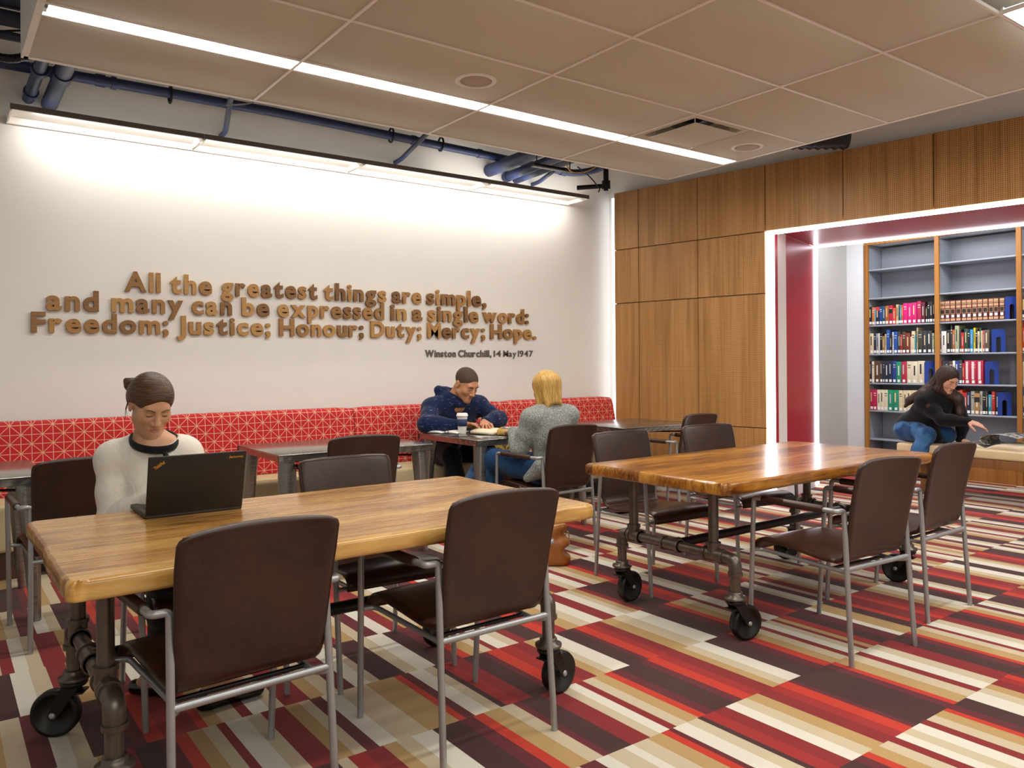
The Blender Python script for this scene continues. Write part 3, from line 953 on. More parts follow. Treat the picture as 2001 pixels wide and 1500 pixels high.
def build_chair(name, label, group):
    """origin on the carpet under the seat centre; the sitter faces +Y"""
    t = thing(name, label, 'chair', (0, 0, 0), group=group)
    HR = 0.0115
    for s in (-1, 1):
        MB().tube(fillet([(s * 0.258, 0.262, 0.0), (s * 0.268, 0.225, 0.655), (s * 0.268, 0.16, 0.655)], 0.02, 5), HR, 12).build('leg', M['silver'], t)
        MB().tube(fillet([(s * 0.233, -0.262, 0.0), (s * 0.222, -0.222, 0.655), (s * 0.268, -0.218, 0.655), (s * 0.268, -0.15, 0.655)], 0.016, 5), HR, 12).build('leg', M['silver'], t)
        MB().tube([(s * 0.268, -0.155, 0.655), (s * 0.268, -0.145, 0.655), (s * 0.268, 0.165, 0.655), (s * 0.268, 0.172, 0.655)], [0.0165, 0.0175, 0.0175, 0.0165], 14).build('armrest', M['leather'], t)
        MB().tube(fillet([(s * 0.262, 0.245, 0.405), (s * 0.205, 0.235, 0.402), (s * 0.195, -0.20, 0.385), (s * 0.224, -0.240, 0.392)], 0.035, 6), 0.0095, 10).build('side_rail', M['silver'], t)
    MB().tube([(-0.224, -0.236, 0.405), (0.224, -0.236, 0.405)], HR * 0.95, 12).build('rear_rail', M['silver'], t)
    MB().tube([(-0.195, -0.14, 0.388), (0.195, -0.14, 0.388)], 0.008, 8).build('cross_rail', M['black_metal'], t)

    # moulded seat and back: profile in (y, z)
    prof = [(0.262, 0.398), (0.262, 0.420), (0.245, 0.441), (0.20, 0.452), (0.12, 0.447), (0.0, 0.434), (-0.10, 0.423), (-0.165, 0.424)]
    prof2 = [(-0.165, 0.424), (-0.198, 0.437), (-0.219, 0.468), (-0.231, 0.52), (-0.245, 0.60), (-0.264, 0.70), (-0.288, 0.80), (-0.306, 0.862)]

    def strip(pr, n):
        P = [Vector((0, a, b)) for a, b in pr]
        out = []
        L = [0.0]
        for i in range(1, len(P)): L.append(L[-1] + (P[i] - P[i - 1]).length)
        for k in range(n + 1):
            s = L[-1] * k / n
            j = max(i for i in range(len(L)) if L[i] <= s + 1e-9)
            j = min(j, len(P) - 2)
            u = (s - L[j]) / (L[j + 1] - L[j])
            p0, p1, p2, p3 = P[max(j - 1, 0)], P[j], P[j + 1], P[min(j + 2, len(P) - 1)]
            out.append(0.5 * ((2 * p1) + (p2 - p0) * u + (2 * p0 - 5 * p1 + 4 * p2 - p3) * u * u + (3 * p1 - p0 - 3 * p2 + p3) * u ** 3))
        return out

    def sheet(line, width, sag, thick, corner, nx=18):
        n = len(line) - 1
        tot = sum((line[i + 1] - line[i]).length for i in range(n))
        A, B, s = [], [], 0.0
        for i, p in enumerate(line):
            if i: s += (p - line[i - 1]).length
            tg = (line[min(i + 1, n)] - line[max(i - 1, 0)]).normalized()
            nr = Vector((0, tg.z, -tg.y))            # towards the outside of the bend
            w = width(s / tot)
            for e in ((s if corner[0] else 99), (tot - s if corner[1] else 99)):
                c = 0.028
                if e < c: w -= c - math.sqrt(max(c * c - (c - e) ** 2, 0))
            ra, rb = [], []
            for j in range(nx + 1):
                u = -1 + 2 * j / nx
                u = math.sin(u * math.pi / 2) * 0.5 + u * 0.5
                d = sag(s / tot) * (1 - u * u)
                edge = min(1.0, (1 - abs(u)) * w / 0.010)
                th = thick * (0.35 + 0.65 * math.sqrt(max(0.0, 1 - (1 - edge) ** 2)))
                ra.append(Vector((u * w, p.y, p.z)) + nr * (d - th / 2))
                rb.append(Vector((u * w, p.y, p.z)) + nr * (d + th / 2))
            A.append(ra); B.append(rb)
        return A, B
    seat_line, back_line = strip(prof, 26), strip(prof2, 30)
    A, B = sheet(seat_line, lambda f: 0.228 - 0.018 * f, lambda f: 0.010 * math.sin(math.pi * min(1, f * 1.1)) ** 1, 0.020, (False, False))
    MB().shell(A, B).build('seat', M['seat_ply'], t)
    A, B = sheet(back_line, lambda f: 0.210 + 0.022 * min(1, f * 1.25) - 0.004 * f, lambda f: 0.004 + 0.030 * f, 0.020, (False, True))
    MB().shell(A, B).build('backrest', M['leather'], t)
    # raised welt round the outside of the back
    n = len(B)
    loop = [B[i][1] for i in range(3, n - 1)] + [B[n - 2][j] for j in range(2, len(B[0]) - 1)] + [B[i][len(B[0]) - 2] for i in range(n - 2, 2, -1)]
    MB().tube([p + Vector((0, -0.001, 0)) for p in loop], 0.0028, 6).build('welt', M['piping'], t)
    return t


CHAIRS = [
    (0.705, 2.435, 4.0, 'brown armchair with its back to us at the honey table, across from the laptop', 'chairs at the honey plank table'),
    (1.530, 2.425, 1.5, 'brown leather armchair at the honey table end nearer the tan bag, seen from behind', 'chairs at the honey plank table'),
    (1.560, 3.168, 178, 'empty brown leather armchair on the quote-wall side of the honey table', 'chairs at the honey plank table'),
    (0.860, 3.300, 181, 'brown leather armchair under the woman in the white blouse', 'chairs at the honey plank table'),
    (0.578, 4.450, 2.0, 'brown leather armchair behind the white-bloused woman, drawn to the first steel table', 'chairs at the steel tables'),
    (2.115, 4.640, -4.0, 'empty brown leather armchair at the steel table with nothing on it, seen from behind', 'chairs at the steel tables'),
    (3.545, 4.420, 2.0, 'brown leather armchair holding the blonde woman in grey', 'chairs at the steel tables'),
    (5.030, 4.575, 4.0, 'brown leather armchair at the steel table beside the walnut wall', 'chairs at the steel tables'),
    (3.475, 3.310, 176, 'empty brown armchair facing us at the amber table, nearer the quote wall corner', 'chairs at the amber plank table'),
    (4.270, 3.300, 172, 'empty brown armchair facing us at the amber table, nearer the red portal', 'chairs at the amber plank table'),
    (3.385, 2.095, -4.0, 'brown armchair with its back to us at the amber table, nearer the honey table', 'chairs at the amber plank table'),
    (4.183, 2.197, 1.0, 'brown armchair with its back to us at the amber table, before the cream bench', 'chairs at the amber plank table'),
]
proto = build_chair('armchair', CHAIRS[0][3], CHAIRS[0][4])
proto.location = (CHAIRS[0][0], CHAIRS[0][1], 0)
proto.rotation_euler = (0, 0, math.radians(CHAIRS[0][2]))
for (x, y, a, lab, g) in CHAIRS[1:]:
    dup(proto, (x, y, 0), math.radians(a), lab, g)

# ------------------------------------------------------------------ plank tables on iron pipe frames with casters


def slab(x0, x1, y0, y1, z0, z1, seed):
    """thick plank top with eased, slightly wavy edges; local origin at its centre"""
    rng = random.Random(seed)
    nx, ny = 60, 24
    hx, hy = (x1 - x0) / 2, (y1 - y0) / 2
    ph = [rng.uniform(0, 6.28) for _ in range(8)]

    def wob(s, k): return 0.0022 * math.sin(s * 9 + ph[k]) + 0.0016 * math.sin(s * 23 + ph[k + 1]) + 0.001 * math.sin(s * 51 + ph[k + 2])
    ring = []
    c = 0.022
    def corner(cx, cy, a0):
        return [(cx + c * math.cos(a0 + k * math.pi / 8), cy + c * math.sin(a0 + k * math.pi / 8)) for k in range(5)]
    for i in range(nx + 1):
        x = -hx + c + (2 * hx - 2 * c) * i / nx; ring.append((x, -hy + wob(x, 0)))
    ring += corner(hx - c, -hy + c, -math.pi / 2)
    for i in range(ny + 1):
        y = -hy + c + (2 * hy - 2 * c) * i / ny; ring.append((hx + wob(y, 2), y))
    ring += corner(hx - c, hy - c, 0)
    for i in range(nx + 1):
        x = hx - c - (2 * hx - 2 * c) * i / nx; ring.append((x, hy + wob(x, 4)))
    ring += corner(-hx + c, hy - c, math.pi / 2)
    for i in range(ny + 1):
        y = hy - c - (2 * hy - 2 * c) * i / ny; ring.append((-hx + wob(y, 5), y))
    ring += corner(-hx + c, -hy + c, math.pi)
    h = (z1 - z0) / 2
    mb = MB()
    n = len(ring)
    prof = [(0.010, -h), (0.003, -h + 0.004), (0.0, -h + 0.010), (0.0, h - 0.012), (0.004, h - 0.004), (0.012, h)]
    vs = []
    for (ins, z) in prof:
        for (x, y) in ring:
            l = math.hypot(x / hx, y / hy)
            vs.append((x - math.copysign(min(ins, abs(x)), x), y - math.copysign(min(ins, abs(y)), y), z))
    fs = []
    for i in range(len(prof) - 1):
        for k in range(n):
            fs.append((i * n + k, i * n + (k + 1) % n, (i + 1) * n + (k + 1) % n, (i + 1) * n + k))
    mb.add(vs, fs, 0, True)
    top = [vs[(len(prof) - 1) * n + k] for k in range(n)]
    bot = [vs[k] for k in range(n)]
    mb.add(top, [tuple(range(n))], 0)
    mb.add(bot, [tuple(range(n))[::-1]], 0)
    return mb


def caster(parent, x, y, ang, toe=0.06):
    """flange, fork and wheel below a pipe at (x, y)"""
    ca = bpy.data.objects.new('caster', None)
    COL.objects.link(ca)
    ca.parent = parent
    ca.location = (x, y, 0)
    ca.rotation_euler = (0, 0, ang)
    MB().lathe([(0.0005, 0.196), (0.050, 0.196), (0.052, 0.200), (0.052, 0.208), (0.034, 0.212), (0.034, 0.228), (0.031, 0.232), (0.0005, 0.232)], 28).build('flange', M['pipe_iron'], ca)
    MB().lathe([(0.0005, 0.176), (0.040, 0.176), (0.046, 0.184), (0.040, 0.196), (0.0005, 0.196)], 24).build('swivel', M['black_metal'], ca)
    f = MB()
    for s in (-1, 1):
        f.prism([(-0.03, 0.180), (0.03, 0.180), (toe + 0.018, 0.078), (toe, 0.062), (toe - 0.018, 0.078)], s * 0.030 - 0.003, s * 0.030 + 0.003,
                mat=Matrix(((1, 0, 0, 0), (0, 0, 1, 0), (0, 1, 0, 0), (0, 0, 0, 1))))
    f.box((-0.03, -0.033, 0.176), (0.03, 0.033, 0.182))
    f.build('fork', M['black_metal'], ca)
    R = Matrix.Translation((toe, 0, 0.082)) @ Matrix.Rotation(math.pi / 2, 4, 'X')
    MB().lathe([(0.0, -0.012), (0.060, -0.012), (0.066, -0.022), (0.078, -0.022), (0.082, -0.012), (0.082, 0.012), (0.078, 0.022), (0.066, 0.022), (0.060, 0.012), (0.0, 0.012)], 40, mat=R).build('wheel', M['wheel'], ca)
    MB().lathe([(0.0, -0.037), (0.008, -0.037), (0.012, -0.033), (0.012, 0.033), (0.008, 0.037), (0.0, 0.037)], 12, mat=R).build('axle', M['silver'], ca)
    MB().box((-0.04, -0.03, 0.150), (-0.012, 0.03, 0.158), bevel=0.003).build('brake', M['black_metal'], ca)
    return ca


def pipe_table(name, label, x0, x1, y0, y1, fx0, fx1, py, ey, top_mat, angs, seed):
    cx, cy = (x0 + x1) / 2, (y0 + y1) / 2
    t = thing(name, label, 'table', (cx, cy, 0), group='plank tables on pipe frames')
    tp = slab(x0, x1, y0, y1, 0.705, 0.762, seed).build('tabletop', top_mat, t)
    tp.location = (0, 0, 0.7335)
    Zp, R = 0.380, 0.0245
    k = 0
    for fx in (fx0 - cx, fx1 - cx):
        a, b = ey[0] - cy, ey[1] - cy
        MB().tube([(fx, a + 0.055, Zp), (fx, b - 0.055, Zp)], R, 18).build('cross_pipe', M['pipe_iron'], t)
        for yy, sg in ((a, 1), (b, -1)):
            pts = fillet([(fx, yy + sg * 0.075, Zp), (fx, yy, Zp), (fx, yy, Zp - 0.075)], 0.055, 10)
            el = MB().tube(pts, R * 1.22, 18)
            el.tube([pts[0], Vector(pts[0]) - Vector((0, sg * 0.016, 0))], R * 1.42, 18)
            el.tube([pts[-1], Vector(pts[-1]) + Vector((0, 0, 0.016))], R * 1.42, 18)
            el.build('elbow', M['pipe_iron'], t)
            MB().tube([(fx, yy, Zp - 0.06), (fx, yy, 0.215)], R, 18).build('drop_pipe', M['pipe_iron'], t)
            caster(t, fx, yy, angs[k]); k += 1
        for yy in (py[0] - cy, py[1] - cy):
            MB().tube([(fx, yy, Zp + 0.03), (fx, yy, 0.700)], R, 18).build('post', M['pipe_iron'], t)
            te = MB().tube([(fx, yy - 0.052, Zp), (fx, yy + 0.052, Zp)], R * 1.25, 18)
            te.tube([(fx, yy, Zp), (fx, yy, Zp + 0.056)], R * 1.25, 18)
            for q in (-0.052, 0.038): te.tube([(fx, yy + q, Zp), (fx, yy + q + 0.014, Zp)], R * 1.45, 18)
            te.tube([(fx, yy, Zp + 0.045), (fx, yy, Zp + 0.060)], R * 1.45, 18)
            te.build('tee_fitting', M['pipe_iron'], t)
            MB().lathe([(0.0, 0.688), (0.05, 0.690), (0.05, 0.703), (0.0, 0.704)], 24, mat=Matrix.Translation((fx, yy, 0))).build('top_flange', M['pipe_iron'], t)
        ym = (py[0] + py[1]) / 2 - cy
        sg = 1 if fx < 0 else -1
        te = MB().tube([(fx, ym - 0.058, Zp), (fx, ym + 0.058, Zp)], R * 1.25, 18)
        for q in (-0.058, 0.042): te.tube([(fx, ym + q, Zp), (fx, ym + q + 0.016, Zp)], R * 1.45, 18)
        te.tube([(fx, ym, Zp), (fx + sg * 0.055, ym, Zp)], R * 1.25, 18)
        te.build('tee_fitting', M['pipe_iron'], t)
    ym = (py[0] + py[1]) / 2 - cy
    MB().tube([(fx0 - cx + 0.05, ym, Zp), (fx1 - cx - 0.05, ym, Zp)], R * 0.95, 18).build('stretcher', M['black_metal'], t)
    return t


R_ = math.radians
pipe_table('pipe_table', 'long honey plank table on iron pipe legs with a laptop on it', 0.265, 2.035, 2.238, 3.215, 0.400, 1.93, (2.53, 3.06), (2.40, 3.17), M['top_gold'], [R_(-100), R_(150), R_(10), R_(200)], 3)
pipe_table('pipe_table', 'amber plank table on iron pipe legs with nothing on it', 2.795, 4.665, 2.238, 3.165, 3.00, 4.57, (2.47, 3.00), (2.345, 3.09), M['top_amber'], [R_(-10), R_(5), R_(100), R_(150)], 5)

# ------------------------------------------------------------------ banquette along the quote wall
bq = thing('banquette', 'long built-in banquette with red star-patterned backs and cream seats under the quote', 'bench', (0, 0, 0))
seams = [-1.45, 0.02, 1.38, 2.845, 4.40, 5.80]
for i in range(5):
    a, b = seams[i] + 0.004, seams[i + 1] - 0.004
    # back cushion: leans back, rounded top
    prof = [(6.06, 0.455), (6.068, 0.60), (6.078, 0.75), (6.090, 0.86), (6.100, 0.905), (6.118, 0.930), (6.145, 0.938), (6.20, 0.938), (6.20, 0.455)]
    right = (i == 4)
    mb = MB()
    nx = 12
    P = []
    for k in range(nx + 1):
        u = k / nx
        x = a + (b - a) * u
        e = min(x - a, b - x)
        ins = 0.010 * max(0.0, 1 - e / 0.02) ** 2
        P.append([(x + ((0.06 * (1 - (z - 0.455) / 0.48)) if (right and k == nx) else 0), y + (ins if y < 6.15 else 0), z - (ins if z > 0.5 else 0)) for (y, z) in prof])
    mb.grid(P, smooth=True)
    mb.add(P[0], [tuple(range(len(prof)))], 0); mb.add(P[-1], [tuple(range(len(prof)))[::-1]], 0)
    mb.build('backrest', M['star_fabric'], bq, auto=40)
    mb = MB()
    mb.box((a, 5.685, 0.165), (b - 0.0, 6.20, 0.452), bevel=0.03, seg=4)
    mb.build('seat_cushion', M['cream_vinyl'], bq)
mb = MB().box((-1.45, 5.714, 0.0), (5.80, 6.25, 0.162))
mb.build('plinth', M['plinth'], bq)
MB().box((-1.45, 6.202, 0.17), (5.80, 6.255, 0.90)).build('back_board', M['plinth'], bq)
for vx in (0.43, 1.9, 3.5, 4.92):
    g = MB()
    for q in range(7):
        g.box((vx, 5.708, 0.030 + q * 0.015), (vx + 0.30, 5.714, 0.037 + q * 0.015))
    g.box((vx - 0.008, 5.7105, 0.022), (vx + 0.308, 5.7138, 0.138))
    g.build('vent_grille', M['black_metal'], bq)

# ------------------------------------------------------------------ small steel tables


def steel_table(x0, x1, y0, y1, label):
    cx, cy = (x0 + x1) / 2, (y0 + y1) / 2
    hx, hy = (x1 - x0) / 2, (y1 - y0) / 2
    H = 0.745
    t = thing('steel_table', label, 'table', (cx, cy, 0), group='steel tables along the banquette')
    MB().box((-hx, -hy, H - 0.010), (hx, hy, H), bevel=0.003).build('tabletop', M['steel_top'], t)
    ap = MB()
    n = 60

    def side(ax, lo, hi, fixed, sgn):
        P = []
        for k in range(n + 1):
            s = lo + (hi - lo) * k / n
            row = []
            for z in (H - 0.010, H - 0.016, H - 0.022, H - 0.028, H - 0.034, H - 0.040, H - 0.046):
                d = 0.0012 * math.sin(s * 2 * math.pi / 0.075 + (H - z) * 55) * math.sin(math.pi * min(1, max(0, (H - 0.010 - z) / 0.036)))
                q = fixed + sgn * d
                row.append((s, q, z) if ax == 0 else (q, s, z))
            P.append(row)
        ap.grid(P)
        Q = [[((s, fixed - sgn * 0.012, z) if ax == 0 else (fixed - sgn * 0.012, s, z)) for z in (H - 0.010, H - 0.046)] for s in (lo, hi)]
        ap.grid(Q, smooth=False)
        ap.add([P[0][-1], P[-1][-1], Q[1][1], Q[0][1]], [(0, 1, 2, 3)])
    side(0, -hx, hx, -hy + 0.004, -1); side(0, -hx, hx, hy - 0.004, 1); side(1, -hy, hy, -hx + 0.004, -1); side(1, -hy, hy, hx - 0.004, 1)
    ap.build('apron', M['steel_top'], t, fix=False)
    for sx in (-1, 1):
        for sy in (-1, 1):
            # pressed steel leg, wide at the top, tapering and splaying to the foot
            rings = []
            for (z, w, off) in ((H - 0.046, 0.052, 0.0), (0.60, 0.049, 0.006), (0.40, 0.040, 0.014), (0.20, 0.031, 0.022), (0.02, 0.022, 0.030), (0.0, 0.022, 0.031)):
                px, py_ = sx * (hx - 0.075 + off), sy * (hy - 0.075 + off)
                ring = []
                for k in range(24):
                    a = 2 * math.pi * k / 24
                    r = w * (1 + 0.06 * math.cos(6 * a))
                    ring.append((px + r * math.cos(a), py_ + r * math.sin(a), z))
                rings.append(ring + [ring[0]])
            lg = MB().grid(rings)
            lg.add(rings[0][:-1], [tuple(range(24))]); lg.add(rings[-1][:-1], [tuple(range(24))[::-1]])
            lg.build('leg', M['steel_leg'], t)
    zb = H - 0.062
    ax_, ay_ = hx - 0.075, hy - 0.075
    for (p, q) in (((-ax_, -ay_, zb), (ax_, ay_, zb)), ((ax_, -ay_, zb - 0.016), (-ax_, ay_, zb - 0.016))):
        MB().tube([p, q], 0.007, 8).build('cross_brace', M['black_metal'], t)
    return t


steel_table(-0.72, 0.47, 4.665, 5.50, 'steel cafe table cut off at the open end of the banquette')
steel_table(1.710, 2.80, 4.74, 5.56, 'steel cafe table with nothing on it between the bloused woman and the hooded man')
steel_table(3.155, 4.25, 4.72, 5.58, 'steel cafe table with coffee cup and open books')
steel_table(4.67, 5.62, 4.77, 5.56, 'steel cafe table with nothing on it against the walnut wall')

# ------------------------------------------------------------------ bench in front of the stacks
bn = thing('reading_bench', 'cream cushioned bench on a walnut plinth in front of the bookcase', 'bench', (0, 0, 0))
MB().box((7.70, 1.0, 0.395), (8.22, 4.06, 0.482), bevel=0.022, seg=4).build('seat_cushion', M['cream_vinyl'], bn)
ob = MB().box((0, 0, 0), (3.02, 0.48, 0.085), bevel=0.003).build('seat_frame', M['bench_wood'], bn)
ob.location = (7.72, 4.04, 0.309); ob.rotation_euler = (0, 0, -math.pi / 2)
for (px, py_) in ((7.98, 3.86), (7.98, 2.4), (7.98, 1.2)):
    MB().box((px - 0.14, py_ - 0.03, 0.0), (px + 0.14, py_ + 0.03, 0.309)).build('leg', M['bench_wood'], bn)

# ------------------------------------------------------------------ bookcase
bc = thing('bookcase', 'tall grey steel bookcase with oak trim beyond the red portal', 'bookcase', (0, 0, 0))
M['shelf'] = plain('grey_shelf_paint', '#9CA2AC', 0.45, var=0.02, scale=4)
M['shelf_back'] = plain('grey_back_paint', '#8D9199', 0.5, var=0.02, scale=4)
stiles = [5.072, 4.254, 3.436, 2.618, 1.80]
BT = 2.66
MB().box((BX + 0.30, 1.8, 0.02), (BX + 0.315, 5.05, BT - 0.02)).build('back_panel', M['shelf_back'], bc)
for i, sy in enumerate(stiles):
    ob = MB().box((0, 0, 0), (0.046, 0.03, BT)).build('stile', M['oak'], bc)
    ob.location = (BX - 0.012, sy + 0.023, 0.0); ob.rotation_euler = (0, 0, -math.pi / 2)
    up = MB().box((BX + 0.018, sy - 0.018, 0.02), (BX + 0.30, sy + 0.018, BT - 0.03))
    up.build('upright', M['shelf'], bc)
    h = MB()
    for q in range(72):
        z = 0.16 + q * 0.034
        for xx in (BX + 0.045, BX + 0.245):
            h.add([(xx - 0.004, sy - 0.0185, z - 0.004), (xx + 0.004, sy - 0.0185, z - 0.004), (xx + 0.004, sy - 0.0185, z + 0.004), (xx - 0.004, sy - 0.0185, z + 0.004)], [(0, 1, 2, 3)])
    h.build('peg_hole_strip', M['black_metal'], bc, fix=False)
ob = MB().box((0, 0, 0), (3.32, 0.03, 0.040)).build('top_rail', M['oak'], bc)
ob.location = (BX - 0.014, 5.095, BT); ob.rotation_euler = (0, 0, -math.pi / 2)
for i in range(4):
    ya, yb = stiles[i + 1] + 0.02, stiles[i] - 0.02
    for z in (2.37, 2.033, 1.712, 1.372, 1.032, 0.708, 0.372, 0.20):
        MB().box((BX + 0.006, ya, z - 0.018), (BX + 0.298, yb, z), bevel=0.004).build('shelf', M['shelf'], bc)
    ob = MB().box((0, 0, 0), (yb - ya, 0.02, 0.165)).build('kick_board', M['oak'], bc)
    ob.location = (BX + 0.002, yb, 0.0); ob.rotation_euler = (0, 0, -math.pi / 2)

# ------------------------------------------------------------------ people: smooth-blended bodies meshed on a grid


def A3(*v): return np.array(v, dtype=np.float64)


def unit(v):
    v = np.asarray(v, float)
    return v / np.linalg.norm(v)


class Body:
    """list of rounded solids, blended smoothly; mesh() returns one closed surface"""
    def __init__(self):
        self.p = []

    def cone(self, a, b, ra, rb, k=0.03, sub=False):
        self.p.append(('c', A3(*a), A3(*b), ra, rb, k, sub)); return self

    def ell(self, c, r, axes=None, k=0.03, sub=False):
        self.p.append(('e', A3(*c), A3(*r), np.eye(3) if axes is None else np.array(axes, float), 0, k, sub)); return self

    def chain(self, pts, rs, k=0.02):
        for i in range(len(pts) - 1): self.cone(pts[i], pts[i + 1], rs[i], rs[i + 1], k)
        return self

    def slab(self, o, n, k=0.01):
        """cut away everything on the side of n"""
        self.p.append(('h', A3(*o), unit(n), 0, 0, k, True)); return self

    def mesh(self, h):
        lo, hi = A3(9, 9, 9) * 9, -A3(9, 9, 9) * 9
        boxes = []
        for q in self.p:
            if q[0] == 'c':
                m = max(q[3], q[4])
                l, u = np.minimum(q[1], q[2]) - m, np.maximum(q[1], q[2]) + m
            elif q[0] == 'e':
                m = max(q[2])
                l, u = q[1] - m, q[1] + m
            else:
                boxes.append(None); continue
            boxes.append((l - q[5] - 2 * h, u + q[5] + 2 * h))
            if not q[6]: lo, hi = np.minimum(lo, l), np.maximum(hi, u)
        lo, hi = lo - 0.02 - 2 * h, hi + 0.02 + 2 * h
        n = np.ceil((hi - lo) / h).astype(int) + 1
        f = np.full(n, 0.5, dtype=np.float32)
        ax = [lo[i] + h * np.arange(n[i]) for i in range(3)]
        for q, b in zip(self.p, boxes):
            if b is None: b = (lo, hi)
            i0 = np.clip(np.floor((b[0] - lo) / h).astype(int), 0, n - 1)
            i1 = np.clip(np.ceil((b[1] - lo) / h).astype(int) + 1, 1, n)
            if (i1 <= i0).any(): continue
            X = ax[0][i0[0]:i1[0], None, None]; Y = ax[1][None, i0[1]:i1[1], None]; Z = ax[2][None, None, i0[2]:i1[2]]
            if q[0] == 'c':
                a, bb = q[1], q[2]
                d = bb - a
                L = float(d @ d) + 1e-12
                px, py, pz = X - a[0], Y - a[1], Z - a[2]
                t = np.clip((px * d[0] + py * d[1] + pz * d[2]) / L, 0, 1)
                g = np.sqrt((px - t * d[0]) ** 2 + (py - t * d[1]) ** 2 + (pz - t * d[2]) ** 2) - (q[3] + (q[4] - q[3]) * t)
            elif q[0] == 'e':
                c, r, R = q[1], q[2], q[3]
                px, py, pz = X - c[0], Y - c[1], Z - c[2]
                u = [px * R[i][0] + py * R[i][1] + pz * R[i][2] for i in range(3)]
                k0 = np.sqrt((u[0] / r[0]) ** 2 + (u[1] / r[1]) ** 2 + (u[2] / r[2]) ** 2)
                k1 = np.sqrt((u[0] / r[0] ** 2) ** 2 + (u[1] / r[1] ** 2) ** 2 + (u[2] / r[2] ** 2) ** 2) + 1e-9
                g = k0 * (k0 - 1) / k1
            else:
                g = -((X - q[1][0]) * q[2][0] + (Y - q[1][1]) * q[2][1] + (Z - q[1][2]) * q[2][2]) + 0 * X
            s = f[i0[0]:i1[0], i0[1]:i1[1], i0[2]:i1[2]]
            k = q[5]
            g = g.astype(np.float32)
            if q[6]:
                hh = np.maximum(k - np.abs(s + g), 0) / k
                f[i0[0]:i1[0], i0[1]:i1[1], i0[2]:i1[2]] = np.maximum(s, -g) + hh * hh * k * 0.25
            else:
                hh = np.maximum(k - np.abs(s - g), 0) / k
                f[i0[0]:i1[0], i0[1]:i1[1], i0[2]:i1[2]] = np.minimum(s, g) - hh * hh * k * 0.25
        return surface_net(f, lo, h)


def surface_net(f, lo, h):
    s = f < 0
    c = np.zeros(tuple(d - 1 for d in f.shape), np.int8)
    offs = [(i, j, k) for i in (0, 1) for j in (0, 1) for k in (0, 1)]
    sh = c.shape
    for (i, j, k) in offs: c += s[i:i + sh[0], j:j + sh[1], k:k + sh[2]]
    act = (c > 0) & (c < 8)
    idx = np.full(sh, -1, np.int64)
    ijk = np.argwhere(act)
    idx[act] = np.arange(len(ijk))
    v = {o: f[ijk[:, 0] + o[0], ijk[:, 1] + o[1], ijk[:, 2] + o[2]].astype(np.float64) for o in offs}
    acc = np.zeros((len(ijk), 3)); cnt = np.zeros(len(ijk))
    for a in offs:
        for d in range(3):
            if a[d]: continue
            b = tuple(a[q] + (q == d) for q in range(3))
            m = (v[a] < 0) != (v[b] < 0)
            t = np.where(m, v[a] / np.where(m, v[a] - v[b], 1), 0)
            p = np.tile(np.array(a, float), (len(ijk), 1)); p[:, d] += t
            acc += p * m[:, None]; cnt += m
    V = (ijk + acc / cnt[:, None]) * h + lo
    F = []
    for d in range(3):
        e1, e2 = (d + 1) % 3, (d + 2) % 3
        sl0 = [slice(None)] * 3; sl1 = [slice(None)] * 3
        sl0[d] = slice(0, -1); sl1[d] = slice(1, None)
        ch = s[tuple(sl0)] != s[tuple(sl1)]
        E = np.argwhere(ch)
        ok = (E[:, e1] > 0) & (E[:, e2] > 0) & (E[:, e1] < sh[e1]) & (E[:, e2] < sh[e2])
        E = E[ok]
        q = []
        for (da, db) in ((-1, -1), (0, -1), (0, 0), (-1, 0)):
            g = E.copy(); g[:, e1] += da; g[:, e2] += db
            q.append(idx[g[:, 0], g[:, 1], g[:, 2]])
        q = np.stack(q, 1)
        inside = s[E[:, 0], E[:, 1], E[:, 2]]
        q[~inside] = q[~inside][:, ::-1]
        F.append(q)
    return V, np.concatenate(F)


def mesh_object(name, parts, mats, parent=None, pick=None, relax=1):
    """parts: (V, F) surfaces joined into one mesh; pick(P) -> material index per face centre"""
    Vs, Fs, b = [], [], 0
    for V, F in parts:
        V = V.copy()
        for _ in range(relax):                      # light smoothing takes the grid out of the surface
            acc = np.zeros_like(V); n = np.zeros(len(V))
            for i in range(4):
                a, c = F[:, i], F[:, (i + 1) % 4]
                np.add.at(acc, a, V[c]); np.add.at(n, a, 1)
                np.add.at(acc, c, V[a]); np.add.at(n, c, 1)
            V = 0.5 * V + 0.5 * acc / np.maximum(n, 1)[:, None]
        Vs.append(V); Fs.append(F + b); b += len(V)
    V, F = np.concatenate(Vs), np.concatenate(Fs)
    me = bpy.data.meshes.new(name)
    me.vertices.add(len(V)); me.loops.add(len(F) * 4); me.polygons.add(len(F))
    me.vertices.foreach_set('co', V.astype(np.float32).ravel())
    me.loops.foreach_set('vertex_index', F.astype(np.int32).ravel())
    me.polygons.foreach_set('loop_start', np.arange(0, len(F) * 4, 4, dtype=np.int32))
    me.polygons.foreach_set('loop_total', np.full(len(F), 4, dtype=np.int32))
    me.polygons.foreach_set('use_smooth', np.ones(len(F), dtype=bool))
    if pick is not None:
        me.polygons.foreach_set('material_index', pick(V[F].mean(1)).astype(np.int32))
    me.update(calc_edges=True)
    me.validate()
    for m in (mats if isinstance(mats, list) else [mats]): me.materials.append(m)
    o = bpy.data.objects.new(name, me)
    COL.objects.link(o)
    if parent is not None: o.parent = parent
    return o


